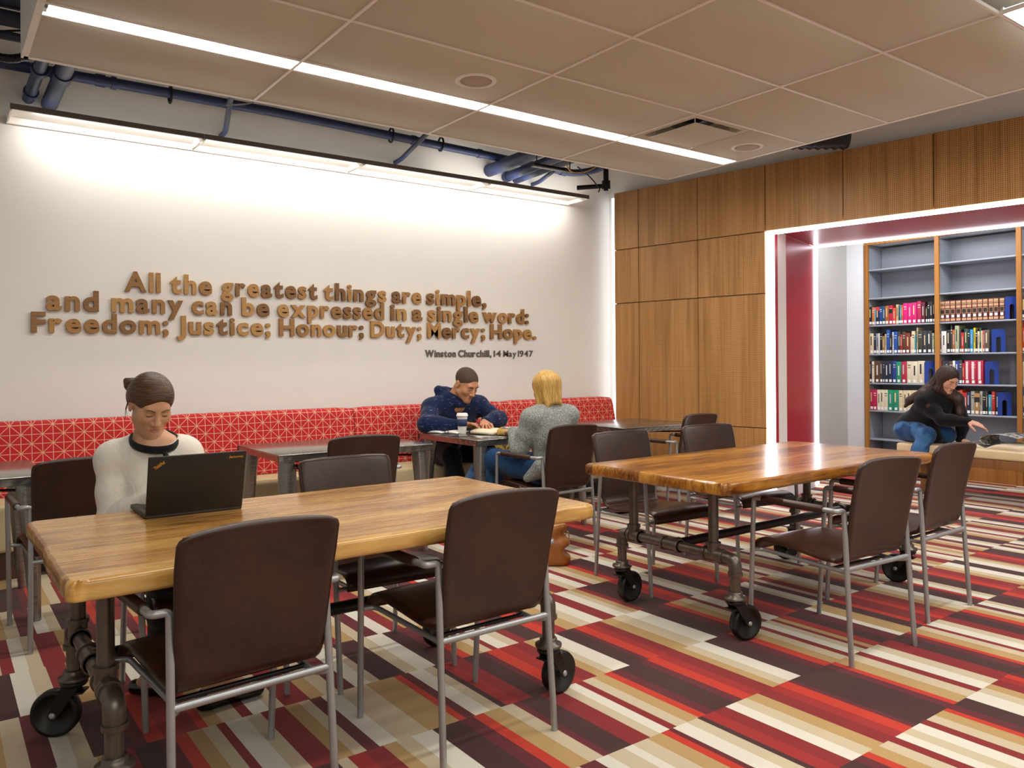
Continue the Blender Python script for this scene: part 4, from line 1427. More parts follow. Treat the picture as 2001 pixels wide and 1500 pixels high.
class Head:
    """face and skull about a centre; f looks out of the face, u up through the crown, r to the side"""
    def __init__(self, c, f, u, size=1.0):
        self.c = A3(*c); self.f = unit(f)
        u = np.asarray(u, float); self.u = unit(u - self.f * (u @ self.f)); self.r = np.cross(self.f, self.u); self.k = size

    def at(self, r, f, u): return self.c + self.k * (self.r * r + self.f * f + self.u * u)

    def axes(self): return [self.r, self.f, self.u]

    def local(self, P):
        d = (P - self.c) / self.k
        return d @ self.r, d @ self.f, d @ self.u

    def skin(self, B, male=False):
        k, ax, at = self.k, self.axes(), self.at
        B.ell(at(0, -0.012, 0.032), A3(0.074, 0.094, 0.080) * k, ax, 0.02)
        B.ell(at(0, 0.026, -0.02), A3(0.064, 0.064, 0.082) * k, ax, 0.025)
        j = 0.046 if male else 0.041
        for s in (-1, 1):
            B.cone(at(s * j, 0.012, -0.062), at(s * 0.012, 0.066, -0.100), 0.026 * k, 0.020 * k, 0.03)
            B.ell(at(s * 0.040, 0.054, -0.028), A3(0.023, 0.022, 0.022) * k, ax, 0.03)
        B.ell(at(0, 0.074, -0.104), A3(0.021, 0.017, 0.017) * k, ax, 0.02)
        B.cone(at(-0.036, 0.074, 0.022), at(0.036, 0.074, 0.022), (0.0125 if male else 0.010) * k, (0.0125 if male else 0.010) * k, 0.018)
        for s in (-1, 1): B.ell(at(s * 0.031, 0.096, 0.000), A3(0.019, 0.017, 0.012) * k, ax, 0.010, True)
        for s in (-1, 1): B.ell(at(s * 0.031, 0.071, -0.002), A3(0.0145, 0.0140, 0.0125) * k, ax, 0.003)
        w = 1.12 if male else 1.0
        B.cone(at(0, 0.084, 0.008), at(0, 0.104, -0.036), 0.0085 * k * w, 0.0115 * k * w, 0.010)
        for s in (-1, 1): B.ell(at(s * 0.0115 * w, 0.093, -0.041), A3(0.0085, 0.010, 0.0075) * k, ax, 0.006)
        B.ell(at(0, 0.073, -0.071), A3(0.027, 0.016, 0.024) * k, ax, 0.020)
        B.cone(at(-0.015, 0.0825, -0.0665), at(0.015, 0.0825, -0.0665), 0.0042 * k, 0.0042 * k, 0.008)
        B.cone(at(-0.012, 0.0825, -0.0765), at(0.012, 0.0825, -0.0765), 0.0055 * k, 0.0055 * k, 0.008)
        B.cone(at(-0.020, 0.092, -0.0712), at(0.020, 0.092, -0.0712), 0.0016 * k, 0.0016 * k, 0.003, True)
        for s in (-1, 1):
            B.ell(at(s * 0.0745, -0.016, -0.012), A3(0.0075, 0.020, 0.031) * k, ax, 0.006)
            B.ell(at(s * 0.083, -0.010, -0.008), A3(0.006, 0.010, 0.018) * k, ax, 0.004, True)
        return B

    def lips(self, P):
        r, f, u = self.local(P)
        return (np.abs(r) < 0.0195) & (f > 0.078) & (u > -0.0825) & (u < -0.0615) & (np.abs(u + 0.072) < 0.0100 - 0.30 * np.abs(r))

    def face(self, V):
        """remember the face surface so brows and lashes can lie on it"""
        r, f, u = self.local(V)
        m = f > 0.03
        self.sr, self.sf, self.su = r[m], f[m], u[m]

    def out(self, r, u):
        d = (self.sr - r) ** 2 + (self.su - u) ** 2
        return self.sf[d < 0.0035 ** 2].max() if (d < 0.0035 ** 2).any() else 0.08

    def brows(self, name, mat, parent, thick=0.0032):
        mb = MB()
        for s in (-1, 1):
            pts = []
            for q in np.linspace(0, 1, 7):
                x = 0.011 + 0.037 * q
                zz = 0.0150 + 0.009 * math.sin(q * 2.4)
                pts.append(Vector(self.at(s * x, self.out(s * x, zz) - 0.0002, zz)))
            mb.tube(pts, [thick * 0.7, thick, thick, thick, thick * 0.9, thick * 0.7, thick * 0.3], 8)
        return mb.build(name, mat, parent)

    def lashes(self, name, mat, parent):
        mb = MB()
        for s in (-1, 1):
            pts = []
            for q in np.linspace(-1, 1, 9):
                xx, zz = s * 0.031 + 0.0135 * q, -0.0070 + 0.0026 * q * q
                pts.append(Vector(self.at(xx, self.out(xx, zz) + 0.0004, zz)))
            mb.tube(pts, [0.0004, 0.0010, 0.0014, 0.0016, 0.0016, 0.0016, 0.0014, 0.0010, 0.0004], 6)
        return mb.build(name, mat, parent)


def hand(B, wrist, aim, palm, side, curl=(0.4, 0.4, 0.4, 0.4), spread=0.10, thumb_in=0.4, size=1.0):
    """palm, four jointed fingers and a thumb; aim runs from wrist to knuckles, palm is the way the palm faces, side=+1 puts the thumb along palm x aim"""
    a = unit(aim); p = np.asarray(palm, float); p = unit(p - a * (p @ a)); s = np.cross(p, a) * side
    w = A3(*wrist)
    z = size
    B.cone(w, w + a * 0.03 * z, 0.026 * z, 0.024 * z, 0.02)
    for q in (-0.026, -0.009, 0.009, 0.026):
        B.cone(w + a * 0.025 * z + s * q * 0.75 * z, w + a * 0.082 * z + s * q * z, 0.0145 * z, 0.0105 * z, 0.014)
    for i, q in enumerate((0.029, 0.010, -0.010, -0.028)):
        L = (0.041, 0.046, 0.042, 0.033)[i] * z
        base = w + a * (0.088, 0.092, 0.088, 0.080)[i] * z + s * q * z
        ang = 0.0
        d0 = unit(a + s * spread * (1.5 - i) * 0.8)
        pt = base
        r = (0.0088, 0.0090, 0.0086, 0.0078)[i] * z
        for sgm, (ln, cu) in enumerate(((1.0, 0.55), (0.66, 1.0), (0.52, 0.7))):
            ang += curl[i] * cu
            d = d0 * math.cos(ang) + p * math.sin(ang)
            nx = pt + d * L * ln
            B.cone(pt, nx, r * (1 - 0.06 * sgm), r * (0.94 - 0.08 * sgm), 0.004)
            pt = nx
    t0 = w + a * 0.022 * z + s * 0.024 * z
    d1 = unit(s * 0.75 + a * 0.65 + p * 0.35 * thumb_in)
    t1 = t0 + d1 * 0.042 * z
    d2 = unit(s * 0.25 + a * 0.95 + p * 0.55 * thumb_in)
    t2 = t1 + d2 * 0.032 * z
    t3 = t2 + unit(d2 + p * 0.3 * thumb_in - s * 0.15) * 0.026 * z
    B.cone(t0, t1, 0.0135 * z, 0.0110 * z, 0.010).cone(t1, t2, 0.0106 * z, 0.0094 * z, 0.004).cone(t2, t3, 0.0094 * z, 0.0075 * z, 0.004)
    return B


def skin_mat(name, a, b, lip=False):
    t = NT(name)
    co = t.coords()
    t.base(t.ramp(t.noise(co, 22, 4), [(0.3, a), (0.7, b)]))
    t.set(0.48, spec=0.35, sss=0.12)
    return t.m


def cloth(name, a, b, scale=500, rough=0.85, fleck=None, sheen=0.15):
    t = NT(name)
    co = t.coords()
    c = t.ramp(t.noise(co, scale, 2), [(0.3, a), (0.7, b)])
    if fleck:
        n = t.noise(t.mapping(co, fleck[2]), fleck[1], 2, 0.5, 0.3)
        c = t.mix(t.ramp(n, [(fleck[3], (0, 0, 0, 1)), (fleck[3] + 0.06, (1, 1, 1, 1))]), c, fleck[0])
    t.base(c)
    t.set(rough, spec=0.2, sheen=sheen)
    wr = t.noise(co, 16, 3, 0.5, 1.0)
    t.bump(wr, 0.35, 0.02)
    return t.m


def hair_mat(name, stops, vec_scale, rough=0.42):
    t = NT(name)
    co = t.coords()
    n = t.noise(t.mapping(co, vec_scale), 1.0, 5, 0.65, 0.6)
    t.base(t.ramp(n, stops))
    t.set(rough, spec=0.4)
    t.bump(n, 0.6, 0.006)
    return t.m


M['skin_a'] = skin_mat('fair_skin', '#C08F6E', '#CB9C7C')
M['skin_m'] = skin_mat('tanned_skin', '#BD8460', '#CC9572')
M['skin_c'] = skin_mat('light_olive_skin', '#D39E82', '#DDAC92')
M['lip'] = plain('lip_skin', '#AC7566', 0.4)
M['lip_m'] = plain('lip_skin_pale', '#A8695A', 0.45)
M['lash'] = plain('dark_lash', '#2A1A14', 0.6)
M['hair_brown'] = hair_mat('brown_hair', [(0.25, '#2E1E12'), (0.5, '#4C331E'), (0.75, '#6B4B2C')], (14, 14, 120))
M['hair_short'] = hair_mat('cropped_brown_hair', [(0.25, '#33261C'), (0.5, '#4A392C'), (0.75, '#6B5541')], (260, 260, 260), 0.7)
M['hair_blonde'] = hair_mat('blonde_hair', [(0.25, '#8A6428'), (0.45, '#B68E48'), (0.62, '#CDA65E'), (0.8, '#E0C284')], (85, 85, 6))
M['hair_dark'] = hair_mat('long_dark_hair', [(0.25, '#1E120C'), (0.5, '#35211A'), (0.75, '#5A3A22')], (90, 90, 7))
M['blouse'] = cloth('ivory_blouse', '#DCD5C8', '#E7E1D6', 700, 0.6)
M['black_cloth'] = cloth('black_cloth', '#0B0B0D', '#131316', 300)
M['black_knit'] = cloth('black_knit', '#08090B', '#111215', 300)
M['hoodie'] = cloth('navy_flecked_knit', '#0E1838', '#16244C', 300, 0.9, ('#6C7A9C', 30, (1.0, 1.0, 5.0), 0.64))
M['dark_trouser'] = cloth('dark_trouser_cloth', '#11131B', '#191C26', 300)
M['denim'] = cloth('blue_denim', '#123255', '#214A76', 260, 0.9, ('#3F6C9C', 5, (1, 1, 1), 0.56))
M['grey_knit'] = cloth('grey_marl_knit', '#5E625F', '#8F9490', 420, 0.95, ('#B4B9B4', 170, (1, 1, 1), 0.56))
M['patent'] = plain('black_patent', '#0B0A0C', 0.08, spec=0.6)


def torso(B, neck, sl, sr, pel, grow=0.0, front=(0, -1, 0), bust=0.0, k=0.06):
    neck, sl, sr, pel = [A3(*v) for v in (neck, sl, sr, pel)]
    f = unit(front)
    mid = (sl + sr) / 2
    up = unit(neck - pel)
    f = unit(f - up * (f @ up))
    side = np.cross(f, up)
    w = np.linalg.norm(sl - sr) / 2
    ax = [side, f, up]
    chest = mid * 0.74 + pel * 0.26
    B.ell(chest, (w * 0.98 + grow, 0.112 + grow, 0.19 + grow), ax, k)
    B.ell(mid * 0.40 + pel * 0.60, (w * 0.80 + grow, 0.100 + grow, 0.16 + grow), ax, k)
    B.ell(pel, (w * 0.92 + grow, 0.125 + grow, 0.125 + grow), ax, k)
    if bust:
        for s in (-1, 1): B.ell(chest + side * s * w * 0.46 + f * 0.075 + up * 0.0, (0.068 + grow * 0.5, 0.058 + bust, 0.066), ax, k * 0.8)
    B.cone(sl, sr, 0.050 + grow, 0.050 + grow, k)
    B.cone(neck - up * 0.01, sl, 0.05 + grow, 0.052 + grow, k * 0.9).cone(neck - up * 0.01, sr, 0.05 + grow, 0.052 + grow, k * 0.9)
    return B


def arm(B, s, e, w, grow=0.0, k=0.03, r=(0.050, 0.041, 0.028)):
    B.cone(s, A3(*s) * 0.5 + A3(*e) * 0.5, r[0] + grow, (r[0] + r[1]) / 2 + grow, k)
    B.cone(A3(*s) * 0.5 + A3(*e) * 0.5, e, (r[0] + r[1]) / 2 + grow, r[1] + grow, k)
    m = A3(*e) * 0.65 + A3(*w) * 0.35
    B.cone(e, m, r[1] + grow, r[1] * 0.98 + grow, k).cone(m, w, r[1] * 0.98 + grow, r[2] + grow, k)
    return B


def leg(B, h, kn, an, grow=0.0, k=0.04):
    B.cone(h, A3(*h) * 0.5 + A3(*kn) * 0.5, 0.092 + grow, 0.078 + grow, k).cone(A3(*h) * 0.5 + A3(*kn) * 0.5, kn, 0.078 + grow, 0.060 + grow, k)
    m = A3(*kn) * 0.66 + A3(*an) * 0.34
    B.cone(kn, m, 0.058 + grow, 0.057 + grow, k).cone(m, an, 0.057 + grow, 0.038 + grow, k)
    return B


def foot(B, an, toe, k=0.02):
    a, t = A3(*an), A3(*toe)
    heel = A3(a[0], a[1], t[2]) - unit(A3(t[0] - a[0], t[1] - a[1], 0)) * 0.035
    B.cone(heel + A3(0, 0, 0.012), t + A3(0, 0, 0.004), 0.032, 0.026, k).cone(a, heel + A3(0, 0, 0.015), 0.038, 0.032, k).cone(a, a * 0.4 + t * 0.6 + A3(0, 0, 0.01), 0.036, 0.030, k)
    return B


# ---- woman in the white blouse, at the laptop
def woman_blouse():
    root = thing('person', 'seated woman in white blouse with black collar, dark hair in a bun, behind the laptop', 'person', (0.83, 3.38, 0))
    o = A3(0.83, 3.38, 0)
    P = lambda x, y, z: A3(x, y, z) - o
    neck = P(0.715, 3.425, 0.985)
    sR, sL = P(0.592, 3.49, 0.925), P(0.828, 3.405, 0.935)
    pel = P(0.80, 3.50, 0.53)
    eR, wR = P(0.572, 3.42, 0.68), P(0.70, 3.20, 0.795)
    eL, wL = P(0.905, 3.34, 0.70), P(0.83, 3.17, 0.795)
    hR, hL = P(0.71, 3.48, 0.53), P(0.90, 3.46, 0.53)
    kR, kL = P(0.70, 3.08, 0.535), P(0.885, 3.06, 0.535)
    aR, aL = P(0.72, 3.34, 0.085), P(0.87, 3.10, 0.085)
    tR, tL = P(0.68, 3.44, 0.03), P(1.01, 3.10, 0.03)
    tR = P(0.655, 3.40, 0.03)
    H = Head(P(0.705, 3.385, 1.146), (0.10, -0.86, -0.50), (0.08, -0.48, 0.87), 0.95)
    hd = Body(); H.skin(hd)
    hd.cone(H.at(0, -0.035, -0.06), neck, 0.049, 0.052, 0.03).cone(neck, neck - A3(0, 0, 0.05), 0.052, 0.07, 0.03)
    head = hd.mesh(0.0032); H.face(head[0])
    b = Body()
    b.cone(H.at(0, -0.03, -0.09), neck, 0.040, 0.048, 0.03)
    torso(b, neck, sL, sR, pel, 0, (0.15, -1, 0))
    arm(b, sR, eR, wR); arm(b, sL, eL, wL)
    leg(b, hR, kR, aR); leg(b, hL, kL, aL); foot(b, aR, tR); foot(b, aL, tL)
    hb = Body()
    hand(hb, wR, (0.22, -0.55, -0.10), (0, 0, -1), 1, (0.5, 0.5, 0.5, 0.5), size=0.92)
    hand(hb, wL, (-0.12, -0.55, -0.10), (0, 0, -1), -1, (0.5, 0.5, 0.5, 0.5), size=0.92)
    mesh_object('body', [head, b.mesh(0.006), hb.mesh(0.003)], [M['skin_a'], M['lip']], root, lambda C: H.lips(C))
    # blouse
    c = Body()
    torso(c, neck - A3(0, 0, 0.012), sL, sR, pel + A3(0, 0, 0.05), 0.012, (0.15, -1, 0), 0.012)
    arm(c, sR, eR, wR, 0.016, 0.035); arm(c, sL, eL, wL, 0.016, 0.035)
    c.cone(eR, A3(*eR) * 0.5 + A3(*wR) * 0.5, 0.060, 0.052, 0.02)
    nf = unit(A3(0.22, -0.85, 0.75))
    c.ell(neck + A3(0.004, -0.022, 0.066), (0.096, 0.104, 0.088), None, 0.008, True)
    c.slab(wR + A3(0, -0.01, 0), wR - eR, 0.01) if False else None
    mesh_object('blouse', [c.mesh(0.005)], M['blouse'], root, relax=2)
    # black collar band and tie laid on the blouse neckline
    ring = []
    for q in np.linspace(0, 2 * math.pi, 41):
        d = A3(math.cos(q), math.sin(q), 0)
        ring.append(Vector(neck + A3(0.004, -0.026, 0.0) + A3(0.086 * d[0], 0.090 * d[1], 0.014 + 0.030 * d[1])))
    MB().tube(ring, 0.0135, 10, cap=False, flat=(1.25, 0.6)).build('collar', M['black_cloth'], root)
    ct = Vector(neck + A3(0.020, -0.118, -0.030))
    MB().tube([ct + Vector((0, 0, 0.006)), ct + Vector((0.012, -0.022, -0.03)), ct + Vector((0.026, -0.040, -0.09)), ct + Vector((0.038, -0.045, -0.16))], [0.011, 0.014, 0.016, 0.016], 10, flat=(0.5, 1.0)).build('tie', M['black_cloth'], root)
    # trousers and shoes
    t = Body()
    t.ell(pel, (0.165, 0.14, 0.11), None, 0.05)
    leg(t, hR, kR, aR + (kR - aR) * 0.12, 0.010); leg(t, hL, kL, aL + (kL - aL) * 0.12, 0.010)
    mesh_object('trousers', [t.mesh(0.008)], M['black_cloth'], root)
    for (a_, t_) in ((aR, tR), (aL, tL)):
        s = Body(); foot(s, a_ - A3(0, 0, 0.0), t_)
        s2 = Body()
        dirx = unit(A3(t_[0] - a_[0], t_[1] - a_[1], 0))
        heel = A3(a_[0], a_[1], 0.028) - dirx * 0.036
        s2.cone(heel, t_ + dirx * 0.012, 0.037, 0.030, 0.02).cone(heel + A3(0, 0, 0.018), heel + A3(0, 0, 0.0), 0.036, 0.037, 0.02)
        mid = (heel + t_) / 2
        s2.ell(mid + A3(0, 0, 0.052) - dirx * 0.022, (0.072, 0.072, 0.035), None, 0.01, True)
        s2.slab((0, 0, 0.004 + 0), (0, 0, -1), 0.004)
        mesh_object('shoe', [s2.mesh(0.0035)], M['patent'], root)
    # hair: side parted, swept back into a low bun
    h = Body()
    ax = H.axes()
    h.ell(H.at(0, -0.020, 0.036), A3(0.083, 0.100, 0.088), ax, 0.01)
    h.ell(H.at(0, -0.060, 0.0), A3(0.074, 0.062, 0.070), ax, 0.03)
    h.ell(H.at(-0.012, 0.115, -0.035), A3(0.086, 0.072, 0.100), [unit(H.r * 1.0), H.f, H.u], 0.012, True)
    h.ell(H.at(-0.08, 0.030, -0.075), A3(0.05, 0.075, 0.085), ax, 0.010, True)
    h.ell(H.at(0.08, 0.030, -0.075), A3(0.05, 0.075, 0.085), ax, 0.010, True)
    h.ell(H.at(0, -0.05, -0.11), A3(0.12, 0.12, 0.055), ax, 0.01, True)
    h.ell(H.at(0.042, -0.122, 0.020), A3(0.034, 0.034, 0.030), ax, 0.012)
    h.cone(H.at(0.05, -0.14, 0.016), H.at(0.066, -0.146, 0.030), 0.016, 0.009, 0.015)
    mesh_object('hair', [h.mesh(0.0035)], M['hair_brown'], root)
    st = MB()
    rng = random.Random(4)
    for q in range(4):
        a0 = H.at(0.072, -0.060 + 0.004 * q, -0.005)
        st.tube([Vector(a0), Vector(a0) + Vector((-0.012, 0.0, -0.04)), Vector(a0) + Vector((-0.010 + rng.uniform(-.012, .012), rng.uniform(-.01, .01), -0.085 - rng.uniform(0, 0.02)))], [0.0009, 0.0007, 0.0003], 5)
    st.build('stray_hair', M['hair_brown'], root)
    H.brows('eyebrows', M['hair_brown'], root, 0.0018)
    H.lashes('eyelashes', M['lash'], root)
    return root


woman_blouse()


# ---- man in the navy hooded top, writing
def man_hoodie():
    o = A3(3.58, 5.85, 0)
    root = thing('person', 'man with cropped hair in a flecked navy hooded top writing at the steel table', 'person', tuple(o))
    P = lambda x, y, z: A3(x, y, z) - o
    neck = P(3.535, 5.60, 1.015)
    sR, sL = P(3.335, 5.66, 0.930), P(3.80, 5.66, 0.935)
    pel = P(3.60, 5.93, 0.565)
    eR, wR = P(3.185, 5.50, 0.815), P(3.435, 5.335, 0.805)
    eL, wL = P(3.86, 5.44, 0.825), P(3.635, 5.335, 0.820)
    hR, hL = P(3.50, 5.90, 0.555), P(3.72, 5.90, 0.555)
    kR, kL = P(3.40, 5.46, 0.545), P(3.74, 5.44, 0.545)
    aR, aL = P(3.42, 5.36, 0.09), P(3.76, 5.38, 0.09)
    H = Head(P(3.565, 5.49, 1.130), (0.16, -0.84, -0.52), (0.10, -0.48, 0.87), 1.12)
    hd = Body(); H.skin(hd, True)
    hd.cone(H.at(0, -0.035, -0.06), neck, 0.060, 0.064, 0.03).cone(neck, neck - A3(0, 0.0, 0.06), 0.064, 0.08, 0.03)
    b = Body()
    b.cone(H.at(0, -0.03, -0.09), neck, 0.05, 0.055, 0.03)
    torso(b, neck, sL, sR, pel, 0.0, (0, -1, 0))
    arm(b, sR, eR, wR); arm(b, sL, eL, wL)
    leg(b, hR, kR, aR); leg(b, hL, kL, aL); foot(b, aR, aR + A3(0, -0.16, -0.055)); foot(b, aL, aL + A3(0, -0.16, -0.055))
    hb = Body()
    hand(hb, wR, (0.95, -0.25, -0.10), (-0.15, -0.45, -0.8), 1, (0.75, 0.8, 0.85, 0.9), 0.03, 1.0, 1.04)
    hand(hb, wL, (-0.50, -0.80, -0.18), (0, 0.1, -1), -1, (0.28, 0.26, 0.28, 0.32), 0.22, 0.5, 1.04)
    head = hd.mesh(0.0036); H.face(head[0])
    mesh_object('body', [head, b.mesh(0.008), hb.mesh(0.0028)], [M['skin_m'], M['lip_m']], root, lambda C: H.lips(C))
    c = Body()
    torso(c, neck - A3(0, 0, 0.005), sL, sR, pel, 0.026, (0, -1, 0))
    arm(c, sR, eR, wR - (wR - eR) * 0.10, 0.016, 0.04); arm(c, sL, eL, wL - (wL - eL) * 0.10, 0.016, 0.04)
    c.cone(eR, eR * 0.6 + wR * 0.4, 0.066, 0.056, 0.03).cone(eL, eL * 0.6 + wL * 0.4, 0.066, 0.056, 0.03)
    # hood lying behind the neck, and the open neckline
    c.cone(neck + A3(-0.085, 0.02, 0.005), neck + A3(-0.05, 0.09, 0.035), 0.040, 0.044, 0.03)
    c.cone(neck + A3(-0.05, 0.09, 0.035), neck + A3(0.06, 0.10, 0.03), 0.046, 0.046, 0.03)
    c.cone(neck + A3(0.085, 0.02, 0.005), neck + A3(0.06, 0.10, 0.03), 0.040, 0.044, 0.03)
    c.cone(neck + A3(-0.07, 0.07, 0.03), neck + A3(-0.125, 0.075, 0.062), 0.052, 0.040, 0.04)
    c.cone(neck + A3(-0.085, 0.01, 0.0), neck + A3(-0.02, -0.085, -0.055), 0.034, 0.026, 0.03).cone(neck + A3(0.085, 0.01, 0.0), neck + A3(0.02, -0.085, -0.055), 0.034, 0.026, 0.03)
    c.ell(neck + A3(0.0, -0.02, 0.095), (0.074, 0.080, 0.090), None, 0.012, True)
    mesh_object('hooded_top', [c.mesh(0.006)], M['hoodie'], root, relax=2)
    t = Body()
    t.ell(pel, (0.19, 0.15, 0.115), None, 0.05)
    leg(t, hR, kR, aR, 0.016); leg(t, hL, kL, aL, 0.016)
    mesh_object('trousers', [t.mesh(0.009)], M['dark_trouser'], root)
    for a_ in (aR, aL):
        s = Body()
        s.cone(A3(a_[0], a_[1] + 0.03, 0.045), A3(a_[0], a_[1] - 0.15, 0.04), 0.042, 0.036, 0.02).cone(a_, A3(a_[0], a_[1] - 0.05, 0.05), 0.045, 0.042, 0.02)
        s.slab((0, 0, 0.005), (0, 0, -1), 0.004)
        mesh_object('shoe', [s.mesh(0.006)], M['black_cloth'], root)
    h = Body()
    ax = H.axes()
    h.ell(H.at(0, -0.014, 0.036), A3(0.0765, 0.0960, 0.0815) * 1.12, ax, 0.01)
    h.ell(H.at(0, 0.110, -0.040), A3(0.086, 0.088, 0.112) * 1.12, ax, 0.008, True)
    h.ell(H.at(0, 0.0, -0.125), A3(0.15, 0.16, 0.095) * 1.12, ax, 0.010, True)
    for s in (-1, 1): h.ell(H.at(s * 0.085, -0.014, -0.022), A3(0.03, 0.03, 0.042) * 1.12, ax, 0.006, True)
    mesh_object('hair', [h.mesh(0.004)], M['hair_short'], root)
    H.brows('eyebrows', M['hair_short'], root, 0.0042)
    H.lashes('eyelashes', M['lash'], root)
    ax_ = unit(wR - eR)
    e_ = Matrix.Translation(Vector(wR - ax_ * 0.022)) @ Vector(ax_).to_track_quat('Z', 'Y').to_matrix().to_4x4()
    MB().lathe([(0.030, -0.007), (0.036, -0.006), (0.036, 0.006), (0.030, 0.007)], 20, mat=e_).build('bracelet', plain('olive_bracelet', '#6B5A34', 0.5), root)
    return root


man_hoodie()


# ---- blonde woman in the grey jumper, back to us
def woman_grey():
    o = A3(3.54, 4.36, 0)
    root = thing('person', 'blonde woman in a grey marl jumper and blue jeans, back turned to us', 'person', tuple(o))
    P = lambda x, y, z: A3(x, y, z) - o
    neck = P(3.555, 4.41, 0.975)
    sL, sR = P(3.400, 4.40, 0.905), P(3.715, 4.37, 0.915)
    pel = P(3.56, 4.37, 0.555)
    eL, wL = P(3.335, 4.46, 0.690), P(3.46, 4.70, 0.79)
    eR, wR = P(3.80, 4.53, 0.70), P(3.68, 4.76, 0.79)
    hL, hR = P(3.46, 4.38, 0.545), P(3.65, 4.36, 0.545)
    kL, kR = P(3.31, 4.76, 0.60), P(3.34, 4.80, 0.56)
    aL, aR = P(3.17, 5.00, 0.30), P(3.45, 4.86, 0.09)
    H = Head(P(3.555, 4.435, 1.115), (0.02, 0.93, -0.36), (0.0, 0.36, 0.93), 1.0)
    hd = Body(); H.skin(hd)
    hd.cone(H.at(0, -0.035, -0.06), neck, 0.047, 0.050, 0.03).cone(neck, neck - A3(0, 0, 0.05), 0.05, 0.07, 0.03)
    b = Body()
    torso(b, neck, sL, sR, pel, 0, (0, 1, 0))
    arm(b, sR, eR, wR); arm(b, sL, eL, wL)
    leg(b, hL, kL, aL); leg(b, hR, kR, aR); foot(b, aL, aL + A3(-0.06, 0.14, -0.05)); foot(b, aR, aR + A3(-0.02, 0.15, -0.055))
    hb = Body()
    hand(hb, wL, (0.3, 0.9, 0.0), (0, 0, -1), 1, (0.3, 0.3, 0.3, 0.3), size=0.92)
    hand(hb, wR, (-0.3, 0.9, 0.0), (0, 0, -1), -1, (0.3, 0.3, 0.3, 0.3), size=0.92)
    head = hd.mesh(0.0045); H.face(head[0])
    mesh_object('body', [head, b.mesh(0.008), hb.mesh(0.0032)], [M['skin_c'], M['lip']], root, lambda C: H.lips(C))
    c = Body()
    torso(c, neck - A3(0, 0, 0.010), sL, sR, pel + A3(0, 0, 0.0), 0.014, (0, 1, 0), 0.0)
    arm(c, sR, eR, wR, 0.014, 0.04); arm(c, sL, eL, wL, 0.014, 0.04)
    c.cone(P(3.40, 4.30, 0.56), P(3.33, 4.36, 0.50), 0.07, 0.03, 0.03)
    c.cone(P(3.68, 4.28, 0.55), P(3.75, 4.34, 0.50), 0.07, 0.03, 0.03)
    c.ell(neck + A3(0.0, 0.0, 0.052), (0.092, 0.085, 0.062), None, 0.014, True)
    mesh_object('jumper', [c.mesh(0.006)], M['grey_knit'], root, relax=2)
    t = Body()
    t.ell(pel - A3(0, 0, 0.01), (0.175, 0.145, 0.11), None, 0.05)
    leg(t, hL, kL, aL, 0.014); leg(t, hR, kR, aR, 0.014)
    mesh_object('jeans', [t.mesh(0.008)], M['denim'], root)
    for (a_, d_) in ((aL, A3(-0.06, 0.14, -0.05)), (aR, A3(-0.02, 0.15, -0.055))):
        s = Body()
        s.cone(a_ + A3(0, -0.03, -0.045), a_ + d_ * 1.05, 0.040, 0.033, 0.02).cone(a_, a_ + d_ * 0.4, 0.043, 0.04, 0.02)
        mesh_object('shoe', [s.mesh(0.006)], M['tan_leather'], root)
    h = Body()
    ax = H.axes()
    h.ell(H.at(0, -0.022, 0.030), A3(0.094, 0.108, 0.096), ax, 0.01)
    for s, e in ((-1, 0.018), (1, 0.0)):
        h.cone(H.at(s * 0.062, -0.020, 0.03), H.at(s * 0.074, 0.035, -0.165 - e), 0.042, 0.020, 0.03)
        h.cone(H.at(s * 0.050, -0.060, 0.03), H.at(s * 0.052, -0.045, -0.145), 0.045, 0.020, 0.03)
    h.cone(H.at(0, -0.085, 0.02), H.at(0, -0.075, -0.125), 0.045, 0.022, 0.04)
    h.cone(H.at(-0.03, -0.08, 0.02), H.at(-0.035, -0.066, -0.130), 0.04, 0.016, 0.02).cone(H.at(0.035, -0.08, 0.02), H.at(0.04, -0.066, -0.130), 0.04, 0.016, 0.02)
    h.ell(H.at(0, 0.125, -0.03), A3(0.066, 0.085, 0.105), ax, 0.01, True)
    V, F = h.mesh(0.0035)
    # comb the surface into locks
    r_, f_, u_ = H.local(V)
    ang = np.arctan2(r_, -f_ + 0.02)
    amp = 0.0016 * np.clip((0.10 - u_) / 0.08, 0.15, 1.0)
    d = V - H.at(0, -0.02, 0.0)
    d /= np.linalg.norm(d, axis=1)[:, None]
    V = V + d * (amp * (np.sin(ang * 17 + 1.2 * np.sin(u_ * 22 + ang * 3)) + 0.6 * np.sin(ang * 47 + 20 * u_)))[:, None]
    mesh_object('hair', [(V, F)], M['hair_blonde'], root, relax=0)
    H.brows('eyebrows', M['hair_blonde'], root, 0.0024)
    return root


woman_grey()


